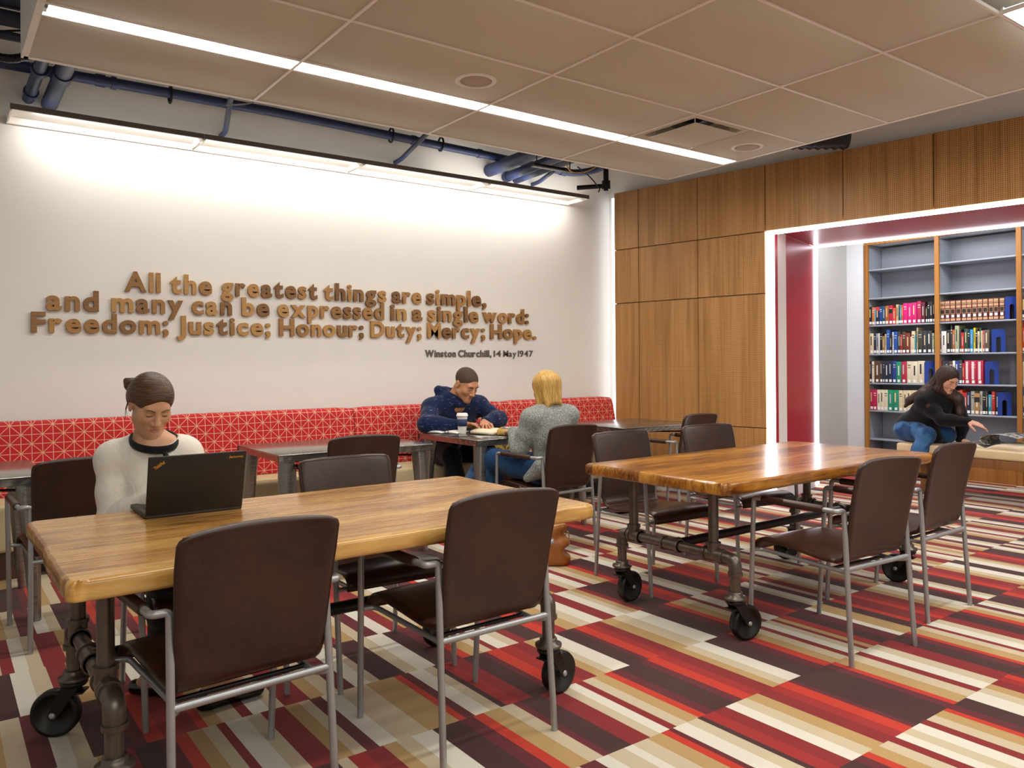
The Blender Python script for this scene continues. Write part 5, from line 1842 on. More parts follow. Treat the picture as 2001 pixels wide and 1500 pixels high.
# ---- dark-haired woman on the bench, turning a page
def woman_black():
    o = A3(7.95, 3.95, 0)
    root = thing('person', 'long-haired woman in black top and jeans kneeling on the bench, turning a page', 'person', tuple(o))
    P = lambda x, y, z: A3(x, y, z) - o
    neck = P(7.95, 3.735, 0.990)
    sR, sL = P(7.83, 3.845, 0.890), P(8.06, 3.665, 0.905)
    pel = P(7.97, 4.055, 0.600)
    eR, wR = P(7.80, 3.665, 0.725), P(7.84, 3.445, 0.715)
    eL, wL = P(8.14, 3.62, 0.70), P(8.10, 3.63, 0.515)
    hR, hL = P(7.88, 4.03, 0.60), P(8.06, 4.03, 0.60)
    kR, kL = P(7.74, 3.775, 0.575), P(7.98, 3.70, 0.565)
    aR, aL = P(7.60, 3.90, 0.16), P(7.92, 4.00, 0.535)
    H = Head(P(7.925, 3.665, 1.110), (-0.34, -0.80, -0.50), (-0.16, -0.46, 0.87), 1.04)
    hd = Body(); H.skin(hd)
    hd.cone(H.at(0, -0.035, -0.06), neck, 0.046, 0.050, 0.03).cone(neck, neck - A3(0, 0, 0.05), 0.05, 0.07, 0.03)
    b = Body()
    torso(b, neck, sL, sR, pel, 0.0, (-0.35, -1, -0.3))
    arm(b, sR, eR, wR, r=(0.05, 0.039, 0.026)); arm(b, sL, eL, wL, r=(0.05, 0.039, 0.026))
    leg(b, hR, kR, aR); leg(b, hL, kL, aL)
    foot(b, aR, aR + A3(-0.10, -0.06, -0.06)); foot(b, aL, aL + A3(0.02, 0.13, -0.02))
    hb = Body()
    hand(hb, wR, (0.06, -0.97, -0.22), (0.25, -0.35, -0.85), 1, (0.10, 0.35, 0.55, 0.65), 0.06, 0.9, 1.0)
    hand(hb, wL, (0.02, -0.5, -0.10), (0, 0, -1), -1, (0.15, 0.15, 0.15, 0.15), 0.2, 0.3, 0.95)
    head = hd.mesh(0.0038); H.face(head[0])
    mesh_object('body', [head, b.mesh(0.008), hb.mesh(0.003)], [M['skin_c'], M['lip']], root, lambda C: H.lips(C))
    c = Body()
    torso(c, neck - A3(0, 0, 0.0), sL, sR, pel + A3(0, -0.02, 0.03), 0.022, (-0.35, -1, -0.3), 0.012)
    arm(c, sR, eR, wR, 0.012, 0.04, (0.05, 0.041, 0.029)); arm(c, sL, eL, wL, 0.012, 0.04, (0.05, 0.041, 0.029))
    c.cone(P(7.88, 3.95, 0.62), P(7.82, 3.86, 0.53), 0.09, 0.025, 0.04).cone(P(7.90, 3.85, 0.70), P(7.90, 3.74, 0.54), 0.09, 0.04, 0.05)
    c.cone(P(8.05, 3.85, 0.68), P(8.04, 3.72, 0.53), 0.09, 0.04, 0.05)
    c.ell(neck + A3(-0.01, -0.03, 0.055), (0.066, 0.07, 0.055), None, 0.012, True)
    mesh_object('black_top', [c.mesh(0.006)], M['black_knit'], root, relax=2)
    # sheer shoulder panel
    sp = Body()
    sp.cone(sR + A3(-0.022, 0.0, 0.022), sR * 0.62 + eR * 0.38 + A3(-0.024, 0.0, 0.012), 0.051, 0.046, 0.02)
    mesh_object('sheer_sleeve', [sp.mesh(0.006)], cloth('sheer_black', '#3A2520', '#462E27', 300), root)
    t = Body()
    t.ell(pel - A3(0, 0, 0.01), (0.175, 0.15, 0.12), None, 0.05)
    leg(t, hR, kR, aR, 0.014); leg(t, hL, kL, aL, 0.014)
    mesh_object('jeans', [t.mesh(0.008)], M['denim'], root)
    for (a_, d_) in ((aR, A3(-0.10, -0.06, -0.06)), (aL, A3(0.02, 0.13, -0.02))):
        s = Body()
        s.cone(a_ - d_ * 0.25 + A3(0, 0, -0.02), a_ + d_, 0.040, 0.032, 0.02)
        mesh_object('shoe', [s.mesh(0.006)], M['black_cloth'], root)
    h = Body()
    ax = H.axes()
    h.ell(H.at(0, -0.018, 0.034), A3(0.086, 0.102, 0.088) * 1.04, ax, 0.01)
    h.ell(H.at(0, -0.06, -0.03), A3(0.084, 0.065, 0.09) * 1.04, ax, 0.03)
    h.ell(H.at(0, 0.112, -0.034), A3(0.070, 0.075, 0.100) * 1.04, ax, 0.010, True)
    # locks over the near shoulder and down the back
    back = [H.at(-0.05, -0.06, 0.02), H.at(-0.065, -0.10, -0.09), P(7.84, 3.86, 0.965), P(7.80, 3.97, 0.90), P(7.80, 4.02, 0.835)]
    h.chain(back, [0.05, 0.050, 0.046, 0.034, 0.014], 0.03)
    h.chain([H.at(-0.02, -0.08, 0.0), P(7.90, 3.84, 1.00), P(7.86, 3.94, 0.93), P(7.85, 4.01, 0.86)], [0.055, 0.055, 0.04, 0.016], 0.03)
    fr = [H.at(0.055, 0.0, 0.02), H.at(0.074, 0.02, -0.10), P(7.99, 3.60, 0.90), P(7.985, 3.585, 0.78), P(7.98, 3.59, 0.66)]
    h.chain(fr, [0.038, 0.034, 0.036, 0.032, 0.010], 0.03)
    h.chain([H.at(0.06, -0.02, 0.0), P(8.02, 3.62, 0.93), P(8.02, 3.60, 0.80), P(8.01, 3.60, 0.70)], [0.04, 0.036, 0.03, 0.012], 0.03)
    V, F = h.mesh(0.0045)
    r_, f_, u_ = H.local(V)
    ang = np.arctan2(r_, -f_)
    d = V - H.at(0, -0.02, np.clip(u_.mean(), -0.1, 0)); d /= np.linalg.norm(d, axis=1)[:, None]
    V = V + d * (0.0022 * (np.sin(ang * 26 + u_ * 18) + 0.5 * np.sin(ang * 53)))[:, None]
    mesh_object('hair', [(V, F)], M['hair_dark'], root, relax=0)
    H.brows('eyebrows', M['hair_dark'], root, 0.0030)
    H.lashes('eyelashes', M['lash'], root)
    MB().lathe([(0.0, -0.004), (0.004, -0.003), (0.004, 0.003), (0.0, 0.004)], 10, mat=Matrix.Translation(Vector(H.at(-0.080, -0.012, -0.042)))).build('earring', M['silver'], root)
    return root


woman_black()

# ------------------------------------------------------------------ laptop
lt = thing('laptop', 'open black laptop facing the woman in the white blouse', 'laptop', (0.7675, 2.985, 0.7625), 0.0)
M['laptop'] = plain('matt_black_shell', '#16120F', 0.42, var=0.05)
M['laptop_base'] = plain('graphite_base', '#2A2826', 0.5, var=0.05)
M['amber_ink'] = plain('amber_lettering', '#C98A2E', 0.4)
MB().box((-0.1675, 0.0, 0.0), (0.1675, 0.262, 0.017), bevel=0.004).build('base', M['laptop_base'], lt)
kb = MB()
for r in range(5):
    for c in range(14):
        x = -0.145 + c * 0.0208
        kb.box((x, 0.035 + r * 0.021, 0.017), (x + 0.0175, 0.052 + r * 0.021, 0.0195))
kb.build('keyboard', M['black_rubber'], lt)
MB().box((-0.05, 0.165, 0.017), (0.05, 0.225, 0.0178)).build('trackpad', M['laptop'], lt)
tl = math.radians(15)
LM = Matrix.Translation((0, 0.006, 0.012)) @ Matrix.Rotation(tl, 4, 'X')
lid = MB().box((-0.1675, -0.008, 0.0), (0.1675, 0.0, 0.219), bevel=0.003, mat=LM).build('lid', M['laptop'], lt)
MB().box((-0.158, 0.0002, 0.012), (0.158, 0.0008, 0.208), mat=LM).build('screen', plain('dark_screen', '#20242A', 0.2), lt)


def flat_text(txt, size, bold, name, mat, parent, xf, shear=0.0):
    cu = bpy.data.curves.new('t', 'FONT')
    cu.body, cu.size, cu.offset, cu.extrude, cu.align_x, cu.align_y, cu.shear = txt, size, bold, 0.0003, 'CENTER', 'CENTER', shear
    ob = bpy.data.objects.new('t', cu)
    COL.objects.link(ob)
    me = bpy.data.meshes.new_from_object(ob.evaluated_get(bpy.context.evaluated_depsgraph_get()))
    bpy.data.objects.remove(ob); bpy.data.curves.remove(cu)
    me.transform(xf)
    me.materials.clear(); me.materials.append(mat)
    o = bpy.data.objects.new(name, me)
    COL.objects.link(o); o.parent = parent
    return o


TX = LM @ Matrix.Translation((0, -0.0084, 0)) @ Matrix.Rotation(math.pi / 2, 4, 'X')
flat_text('lenovo', 0.0150, 0.0002, 'badge', M['amber_ink'], lt, TX @ Matrix.Translation((0.130, 0.199, 0)) @ Matrix.Diagonal((1.25, 0.9, 1, 1)), 0.25)
flat_text('ThinkPad', 0.0150, 0.0003, 'badge', M['amber_ink'], lt, TX @ Matrix.Translation((-0.131, 0.187, 0)) @ Matrix.Rotation(math.radians(36), 4, 'Z') @ Matrix.Diagonal((0.70, 1.1, 1, 1)))
MB().box((-0.1395, -0.0092, 0.1885), (-0.1372, -0.0084, 0.1908), mat=LM).build('red_dot', plain('red_dot', '#D8202A', 0.4), lt)

# ------------------------------------------------------------------ things on the third steel table
TZ = 0.7455
cup = thing('coffee_cup', 'white paper coffee cup with a navy sleeve and white lid', 'cup', (3.365, 5.245, TZ))
M['paper'] = plain('white_paper', '#F0EDE6', 0.7, var=0.02)
M['page'] = plain('book_pages', '#E6DABC', 0.8, var=0.05, scale=60)
M['page_yellow'] = plain('yellowed_pages', '#CDA74E', 0.8, var=0.08, scale=60)
MB().lathe([(0.0, 0.0), (0.030, 0.0), (0.0305, 0.003), (0.0415, 0.138), (0.0435, 0.141), (0.0, 0.141)], 36).build('body', M['paper'], cup)
MB().lathe([(0.0362, 0.060), (0.0372, 0.060), (0.0418, 0.116), (0.0408, 0.116)], 36).build('sleeve', plain('navy_card_sleeve', '#27345F', 0.75), cup)
MB().lathe([(0.0, 0.138), (0.0462, 0.138), (0.0470, 0.142), (0.0462, 0.147), (0.0430, 0.149), (0.0415, 0.160), (0.0385, 0.162), (0.036, 0.158), (0.0, 0.158)], 36).build('lid', M['paper'], cup)


def open_book(name, label, cat, loc, rot, w, d, hl, hr, cover, page, lift=0.012, ink=False):
    """two page blocks curving up from the gutter, over a thin cover"""
    t = thing(name, label, cat, loc, rot)
    MB().box((-w - 0.004, -d / 2 - 0.004, 0.0), (w + 0.004, d / 2 + 0.004, 0.004), bevel=0.001).build('cover', cover, t)
    for s, h in ((-1, hl), (1, hr)):
        top, bot = [], []
        n = 14
        for i in range(n + 1):
            u = i / n
            x = s * w * u
            z = 0.004 + h * (0.10 + 0.90 * min(1.0, math.sin(min(1, u * 2.6) * math.pi / 2))) + lift * math.sin(u * math.pi) * 0.8 - lift * 0.6 * u * u
            z = max(z, 0.006)
            top.append([(x, y, z) for y in (-d / 2, -d / 6, d / 6, d / 2)])
            bot.append([(x, y, 0.004) for y in (-d / 2, -d / 6, d / 6, d / 2)])
        MB().shell(bot, top).build('page_block', page, t)
        if ink:
            P = [[(s * w * (0.12 + 0.76 * q / 8), y * d * 0.42, 0) for y in (-1, 1)] for q in range(9)]
            Q = []
            for row in P:
                u = abs(row[0][0]) / w
                z = 0.0048 + h * (0.10 + 0.90 * min(1.0, math.sin(min(1, u * 2.6) * math.pi / 2))) + lift * math.sin(u * math.pi) * 0.8 - lift * 0.6 * u * u
                Q.append([(x, y, max(z, 0.0068)) for x, y, _ in row])
            MB().grid(Q).build('printed_picture', ink, t, fix=False)
    return t


def photo_print(name, a, b, scale):
    t = NT(name)
    co = t.coords()
    n = t.noise(co, scale, 5, 0.65, 0.5)
    t.base(t.ramp(n, [(0.40, a), (0.5, '#6E6C68'), (0.58, b)]))
    t.set(0.3)
    return t.m


M['ink_dark'] = photo_print('dark_photo_print', '#141312', '#C9C5BC', 28)
M['ink_light'] = photo_print('pale_photo_print', '#55524C', '#EFECE4', 16)
M['black_cover'] = plain('black_book_cover', '#1C1B1A', 0.6)
open_book('notebook', 'open white notebook with a black elastic loop beside the coffee cup', 'notebook', (3.325, 5.395, TZ), R_(-62), 0.14, 0.20, 0.010, 0.012, M['black_cover'], M['paper'])
nb = bpy.context.scene.objects['notebook']
ring = [(0.05 + 0.018 * math.cos(a), -0.108 + 0.004 * math.sin(2 * a), 0.022 + 0.018 * math.sin(a)) for a in np.linspace(0, 2 * math.pi, 21)]
MB().tube(ring, 0.0022, 6).build('elastic_loop', M['black_rubber'], nb)
open_book('book', 'thick open book with cream page edges under the writing hands', 'book', (3.575, 5.085, TZ + 0.002), R_(12), 0.165, 0.24, 0.026, 0.022, M['black_cover'], M['page'])
open_book('book', 'thick open book with yellowed page edges nearest the grey jumper', 'book', (3.665, 4.885, TZ + 0.003), R_(28), 0.165, 0.235, 0.046, 0.038, M['black_cover'], M['page_yellow'], 0.014, M['ink_light'])
tag(MB().box((-0.16, -0.11, 0.0), (0.16, 0.11, 0.0012)).build('paper_sheet', M['ink_light'], None, (3.435, 4.865, TZ), R_(-20)), 'printed white sheet lying under the yellowed open book', 'paper')
pen = thing('pen', 'dark pen held in the writing hand', 'pen', (3.535, 5.262, 0.80))
MB().tube([(-0.02, 0.03, 0.055), (0.012, -0.028, -0.022)], 0.0038, 10).build('barrel', M['black_rubber'], pen)
MB().tube([(0.012, -0.028, -0.022), (0.0155, -0.034, -0.030)], [0.0034, 0.0006], 10).build('tip', M['silver'], pen)

# patterned bag on the banquette seat and brown tote on the carpet
b = Body()
b.ell((0, 0, 0.075), (0.165, 0.075, 0.075), None, 0.02).cone((-0.10, 0, 0.10), (0.12, 0, 0.11), 0.05, 0.045, 0.04)
t = NT('yellow_leaf_print')
co = t.coords()
n = t.noise(co, 26, 4, 0.6, 1.5)
t.base(t.ramp(n, [(0.44, '#C9A84E'), (0.5, '#B9984A'), (0.53, '#2E3326'), (0.62, '#5E6A44')]))
t.set(0.7)
o = mesh_object('soft_bag', [b.mesh(0.006)], t.m)
o.location = (4.215, 5.86, 0.452)
tag(o, 'yellow soft bag with a dark leaf print lying on the banquette seat', 'bag')

tt = thing('tote_bag', 'brown leather tote with pointed sides on the carpet under the book table', 'bag', (3.585, 5.06, 0.0), R_(-20))
M['tote'] = leather('brown_tote_leather', '#4E2A12', '#6E4020', 0.5)
prof = [(-0.20, 0.0, 0.07), (-0.21, 0.20, 0.065), (-0.19, 0.36, 0.05), (-0.02, 0.45, 0.02), (0.12, 0.39, 0.045), (0.21, 0.20, 0.065), (0.20, 0.0, 0.07)]
mb = MB()
P = [[(x, -w, z) for x, z, w in prof], [(x, w, z) for x, z, w in prof]]
n = len(prof)
vs = P[0] + P[1]
mb.add(vs, [tuple(range(n)), tuple(range(2 * n - 1, n - 1, -1))] + [(i, i + n, (i + 1) % n + n, (i + 1) % n) for i in range(n)])
mb.build('body', M['tote'], tt)
MB().tube(fillet([(-0.12, -0.02, 0.40), (-0.10, -0.02, 0.58), (0.02, 0.0, 0.60), (0.08, -0.02, 0.40)], 0.06), 0.006, 8).build('handle', M['tote'], tt)

# tan handbag on the carpet
hb = thing('handbag', 'tan leather handbag with an open zip top standing on the striped carpet', 'bag', (3.155, 4.005, 0.0), R_(-38))
b = Body()
b.cone((-0.13, 0, 0.045), (0.13, 0, 0.045), 0.068, 0.068, 0.04).cone((-0.135, 0, 0.13), (0.135, 0, 0.13), 0.062, 0.062, 0.05)
b.cone((-0.145, 0, 0.235), (-0.08, 0, 0.225), 0.030, 0.036, 0.05).cone((0.08, 0, 0.225), (0.150, 0, 0.240), 0.036, 0.026, 0.05)
b.cone((-0.08, 0, 0.20), (0.08, 0, 0.20), 0.042, 0.042, 0.04)
b.ell((0.0, 0, 0.285), (0.085, 0.030, 0.045), None, 0.02, True)
b.ell((0.185, 0, 0.095), (0.035, 0.10, 0.022), None, 0.03, True)
b.slab((0, 0, 0.003), (0, 0, -1), 0.006)
mesh_object('body', [b.mesh(0.005)], M['tan_leather'], hb)
zp = fillet([(-0.165, -0.028, 0.250), (-0.09, -0.034, 0.258), (0.0, -0.034, 0.236), (0.07, -0.030, 0.246), (0.165, -0.012, 0.262)], 0.06, 6)
MB().tube(zp, 0.0045, 8).build('zip', plain('brass_zip', '#C9A860', 0.4, metal=0.5), hb)
MB().tube(fillet([(-0.02, -0.060, 0.16), (-0.02, -0.085, 0.20), (0.0, -0.088, 0.225), (0.018, -0.080, 0.20), (0.018, -0.066, 0.165)], 0.02), 0.008, 8, flat=(1, 0.6)).build('handle', leather('dark_strap', '#5A2E16', '#6E3C1E'), hb)
ringp = [(0.178 + 0.012 * math.cos(a), 0.0, 0.185 + 0.028 * math.sin(a)) for a in np.linspace(0, 2 * math.pi, 19)]
MB().tube(ringp, 0.003, 6).build('clasp_ring', plain('brass_ring', '#C99A3A', 0.25, metal=0.9), hb)

# ------------------------------------------------------------------ big picture book and notebook on the bench
bb = thing('picture_book', 'large open picture book with a curling photo page on the cream bench', 'book', (7.93, 3.245, 0.4825), R_(-93))
MB().box((-0.30, -0.20, 0.0), (0.31, 0.20, 0.004)).build('cover', M['page'], bb)
for s, hgt in ((-1, 0.022), (1, 0.030)):
    top, bot = [], []
    for i in range(15):
        u = i / 14
        z = 0.004 + hgt * math.sin(min(1, u * 2.2) * math.pi / 2) + 0.018 * math.sin(u * math.pi)
        x = s * 0.295 * u
        top.append([(x, y, z) for y in (-0.195, 0.195)])
        bot.append([(x, y, 0.004) for y in (-0.195, 0.195)])
    MB().shell(bot, top).build('page_block', M['page'], bb)
MB().grid([[(-0.285 * (1 - i / 10), y, 0.0058 + 0.022 * math.sin(min(1, (1 - i / 10) * 2.2) * math.pi / 2) + 0.018 * math.sin((1 - i / 10) * math.pi)) for y in (-0.18, 0.18)] for i in range(11)]).build('printed_picture', M['ink_dark'], bb, fix=False)
# the page being turned: curls up from the gutter
pg0, pg1 = [], []
for i in range(17):
    u = i / 16
    a = math.radians(-20 + 205 * u)
    if u < 0.55:
        q = u / 0.55
        x, z = -0.055 * math.sin(q * math.pi * 0.95), 0.035 + 0.052 * (1 - math.cos(q * math.pi * 0.95)) * 0.85
    else:
        q = (u - 0.55) / 0.45
        x, z = -0.055 * math.sin(math.pi * 0.95) + 0.27 * q, 0.035 + 0.052 * 1.68 + 0.020 * math.sin(q * math.pi) - 0.012 * q
    pg0.append([(x, y, z) for y in (-0.18, 0.0, 0.18)])
    pg1.append([(x, y, z + 0.0014) for y in (-0.18, 0.0, 0.18)])
MB().shell(pg0, pg1).build('turning_page', M['ink_dark'], bb)
sn = thing('notebook', 'white spiral notebook on the cream bench beside the leaning hand', 'notebook', (8.12, 3.60, 0.4825), R_(-100))
MB().box((-0.13, -0.09, 0.0), (0.13, 0.09, 0.010), bevel=0.002).build('page_block', M['paper'], sn)
s = MB()
for q in range(22):
    s.tube([(-0.12 + q * 0.0114, 0.083 + 0.006 * math.cos(a), 0.008 + 0.007 * math.sin(a)) for a in np.linspace(0, 2 * math.pi, 9)], 0.0009, 4)
s.build('spiral_rib', M['black_metal'], sn)

# ------------------------------------------------------------------ books on the shelves, one by one
SHELVED = [
    (0, 0, 1.712, [(5.0623, 5.0215, 0.2214, '#141B30', 'dark navy'), (5.0216, 4.9932, 0.2144, '#C9752E', 'pale orange'), (4.9933, 4.9782, 0.2034, '#7FB4D6', 'thin light blue'), (4.9781, 4.9279, 0.2159, '#1B2440', 'navy with a red cap band'), (4.9279, 4.896, 0.2182, '#1C3F8C', 'royal blue'), (4.896, 4.8584, 0.218, '#1E4C5E', 'dark teal'), (4.8584, 4.8171, 0.2184, '#A85E24', 'orange brown'), (4.817, 4.7702, 0.2223, '#B52440', 'crimson with a black band'), (4.7704, 4.7346, 0.1893, '#D8481E', 'short orange red'), (4.7343, 4.7035, 0.2271, '#B9AC84', 'khaki beige'), (4.7036, 4.6892, 0.2096, '#1A191B', 'thin black'), (4.6892, 4.6672, 0.2132, '#2A8C9E', 'orange and teal'), (4.6672, 4.6481, 0.2166, '#D8481E', 'thin orange red'), (4.648, 4.6006, 0.2361, '#D81E78', 'hot pink'), (4.6006, 4.5518, 0.2349, '#D81E78', 'hot pink'), (4.5518, 4.4978, 0.2381, '#D81E78', 'hot pink'), (4.4912, 4.447, 0.2511, '#B51E4E', 'raspberry'), (4.4471, 4.4015, 0.2342, '#5A1622', 'dark maroon'), (4.3927, 4.3719, 0.1854, '#1A191B', 'short black'), (4.3715, 4.3516, 0.2346, '#1A191B', 'slim black'), (4.3516, 4.3157, 0.2346, '#1A191B', 'gilt-lettered black'), (4.3157, 4.2996, 0.2311, '#1A191B', 'last black')]),
    (0, 1, 1.372, [(5.0568, 5.0054, 0.2436, '#DCCBA6', 'cream with orange lettering'), (5.0054, 4.9737, 0.2476, '#1B2440', 'slate navy'), (4.9737, 4.9411, 0.241, '#9A9C9E', 'grey'), (4.941, 4.9298, 0.2425, '#E4E2DC', 'thin white'), (4.9298, 4.8985, 0.245, '#1A191B', 'black'), (4.8988, 4.8687, 0.2083, '#9A7440', 'short ochre'), (4.8686, 4.8486, 0.2323, '#B9AC84', 'slim beige'), (4.8483, 4.8097, 0.2796, '#1E50A0', 'tall blue'), (4.8101, 4.7827, 0.2248, '#1A191B', 'short black'), (4.7825, 4.7629, 0.2507, '#E4E2DC', 'slim white'), (4.7629, 4.7173, 0.2549, '#1E50A0', 'blue'), (4.7173, 4.685, 0.2535, '#34343A', 'charcoal'), (4.6852, 4.6638, 0.2207, '#B8261E', 'short red'), (4.6636, 4.6241, 0.2493, '#5A3A22', 'brown'), (4.6242, 4.5703, 0.2339, '#7A3428', 'red brown'), (4.5706, 4.5559, 0.1908, '#DCCBA6', 'short cream'), (4.5555, 4.5178, 0.2528, '#DCCBA6', 'cream'), (4.5182, 4.5036, 0.1996, '#2A8C9E', 'slim turquoise'), (4.4998, 4.4822, 0.2928, '#B9AC84', 'tall khaki'), (4.4824, 4.4329, 0.2551, '#3E3C30', 'dark olive'), (4.4329, 4.3839, 0.2533, '#34343A', 'black with white lettering'), (4.3839, 4.3312, 0.2514, '#34343A', 'black with white lettering'), (4.3294, 4.3063, 0.2242, '#A8AC88', 'pale sage')]),
    (0, 2, 1.032, [(5.0651, 5.0291, 0.256, '#1A191B', 'black'), (5.0291, 4.9975, 0.2528, '#E0D4B8', 'cream'), (4.9975, 4.9265, 0.2575, '#5A3A22', 'thick brown'), (4.9265, 4.8955, 0.2572, '#34343A', 'charcoal'), (4.8955, 4.8749, 0.255, '#34343A', 'thin charcoal'), (4.8749, 4.8237, 0.2568, '#1B2440', 'navy banded'), (4.8237, 4.7781, 0.2565, '#1B2440', 'navy banded'), (4.7781, 4.7328, 0.2562, '#1C3F8C', 'deep blue banded'), (4.7328, 4.675, 0.248, '#1E8C66', 'emerald'), (4.675, 4.6138, 0.2477, '#B52440', 'red'), (4.6137, 4.56, 0.2503, '#E0D4B8', 'ivory printed'), (4.56, 4.4876, 0.2499, '#E0D4B8', 'ivory printed'), (4.4875, 4.4113, 0.2543, '#E0D4B8', 'ivory printed')]),
    (0, 3, 0.708, [(5.0571, 5.0128, 0.2426, '#B51E4E', 'wine red'), (5.0128, 4.9687, 0.2436, '#B51E4E', 'wine red'), (4.9687, 4.9292, 0.2425, '#E0D4B8', 'cream'), (4.9292, 4.8827, 0.2425, '#E0D4B8', 'cream'), (4.8827, 4.8365, 0.2426, '#E0D4B8', 'cream'), (4.8365, 4.7756, 0.2428, '#1E8C66', 'jade green'), (4.7756, 4.7033, 0.2434, '#1E8C66', 'jade green'), (4.7034, 4.6606, 0.2408, '#DCCBA6', 'buff'), (4.6606, 4.6143, 0.2418, '#DCCBA6', 'buff'), (4.6143, 4.5625, 0.243, '#DCCBA6', 'buff'), (4.5625, 4.5189, 0.2441, '#DCCBA6', 'buff'), (4.5189, 4.4708, 0.2452, '#DCCBA6', 'buff')]),
    (1, 0, 1.712, [(4.2427, 4.1849, 0.2339, '#571A1C', 'burgundy gilt-panelled'), (4.1848, 4.1276, 0.2334, '#571A1C', 'burgundy gilt-panelled'), (4.1276, 4.0709, 0.2331, '#571A1C', 'burgundy gilt-panelled'), (4.0709, 4.0149, 0.2327, '#571A1C', 'burgundy gilt-panelled'), (4.0148, 3.9594, 0.2324, '#571A1C', 'burgundy gilt-panelled'), (3.9594, 3.9045, 0.2321, '#571A1C', 'burgundy gilt-panelled'), (3.9044, 3.8501, 0.2318, '#571A1C', 'burgundy gilt-panelled'), (3.8501, 3.7964, 0.2315, '#571A1C', 'burgundy gilt-panelled'), (3.7963, 3.7431, 0.2312, '#571A1C', 'burgundy gilt-panelled'), (3.7431, 3.6904, 0.2309, '#571A1C', 'burgundy gilt-panelled'), (3.6904, 3.6383, 0.2306, '#571A1C', 'burgundy gilt-panelled'), (3.6383, 3.5866, 0.2303, '#571A1C', 'burgundy gilt-panelled')]),
    (1, 1, 1.372, [(4.2433, 4.2265, 0.2417, '#3C3E44', 'thin slate'), (4.2265, 4.1724, 0.2404, '#E4E2DC', 'thick white'), (4.1723, 4.1284, 0.2538, '#1A191B', 'black'), (4.128, 4.1116, 0.303, '#34343A', 'tall thin black and white'), (4.1119, 4.0801, 0.2517, '#A85E24', 'orange'), (4.0798, 4.0366, 0.2954, '#A8AC88', 'tall pale green'), (4.0322, 4.0179, 0.254, '#34343A', 'thin black'), (4.0181, 3.9868, 0.2182, '#B8261E', 'short red'), (3.9866, 3.947, 0.2567, '#1C4A38', 'dark green'), (3.947, 3.9264, 0.2506, '#1A191B', 'black and cream'), (3.9264, 3.8957, 0.2496, '#2E90C8', 'sky blue'), (3.8937, 3.8724, 0.2653, '#D9C21E', 'yellow'), (3.8725, 3.8513, 0.2477, '#1A191B', 'slim black'), (3.8514, 3.833, 0.2273, '#DCCBA6', 'slim cream'), (3.8328, 3.8145, 0.261, '#1C4A38', 'tall slim green'), (3.8147, 3.801, 0.2309, '#DCCBA6', 'thin cream'), (3.8009, 3.7809, 0.2352, '#C8505A', 'rose red'), (3.7809, 3.7311, 0.2388, '#5A5248', 'taupe')]),
    (1, 2, 1.032, [(4.2572, 4.2251, 0.2577, '#B8261E', 'red'), (4.2251, 4.1841, 0.2527, '#34343A', 'charcoal'), (4.1841, 4.1479, 0.2543, '#1B2440', 'navy'), (4.1479, 4.1075, 0.2503, '#5A3A22', 'brown'), (4.1075, 4.0807, 0.2539, '#E4E2DC', 'white'), (4.0807, 4.0407, 0.2518, '#1C3F8C', 'blue'), (4.0407, 4.0098, 0.2608, '#3C3E44', 'black and grey'), (4.0101, 3.9881, 0.2283, '#B8261E', 'short bright red'), (3.9879, 3.927, 0.2557, '#B52440', 'crimson film-wrapped'), (3.927, 3.8625, 0.2553, '#B52440', 'crimson film-wrapped'), (3.8625, 3.7962, 0.2548, '#B52440', 'crimson film-wrapped')]),
    (1, 3, 0.708, [(4.2597, 4.2138, 0.2466, '#5A3A22', 'brown'), (4.2139, 4.173, 0.2382, '#1B2440', 'navy'), (4.1729, 4.1278, 0.2487, '#DCCBA6', 'cream'), (4.1278, 4.0831, 0.2451, '#1C4A38', 'dark green'), (4.083, 4.0387, 0.2508, '#9A7440', 'ochre'), (4.0386, 4.0121, 0.2609, '#D8481E', 'orange red'), (4.0123, 3.993, 0.2337, '#B8261E', 'slim red'), (3.9931, 3.966, 0.2297, '#B8261E', 'red'), (3.9659, 3.9268, 0.2398, '#1B2440', 'navy'), (3.925, 3.8862, 0.25, '#A5A398', 'marbled white'), (3.8864, 3.8309, 0.2283, '#A8804A', 'short tan with a black panel'), (3.8307, 3.8053, 0.2521, '#A5A398', 'slim silver'), (3.8055, 3.7717, 0.2302, '#1A191B', 'short black'), (3.7716, 3.7548, 0.2489, '#34343A', 'thin charcoal'), (3.7526, 3.715, 0.2182, '#2A8C9E', 'short turquoise'), (3.7148, 3.6842, 0.2505, '#B8261E', 'crimson'), (3.6842, 3.6431, 0.247, '#1A191B', 'black')]),
    (2, 0, 1.712, [(3.4366, 3.3741, 0.2465, '#3C3E44', 'thick slate')]),
    (2, 1, 1.372, [(3.4385, 3.4173, 0.3107, '#C8505A', 'pale red'), (3.4177, 3.3839, 0.2466, '#D8481E', 'short orange')]),
    (2, 2, 1.032, [(3.4441, 3.4283, 0.2347, '#E0D4B8', 'slim cream'), (3.4283, 3.4087, 0.239, '#E0D4B8', 'cream'), (3.4087, 3.3814, 0.2388, '#DCCBA6', 'buff')]),
    (2, 3, 0.708, [(3.4358, 3.3834, 0.2708, '#1E50A0', 'bright blue')]),
]
BOOKENDS = [(1, 0, 1.712, 3.5883, 3.517, 0.235), (1, 1, 1.372, 3.7213, 3.6481, 0.243), (0, 2, 1.032, 4.4192, 4.3476, 0.249), (1, 2, 1.032, 3.8031, 3.715, 0.246), (1, 3, 0.708, 3.6511, 3.594, 0.247)]

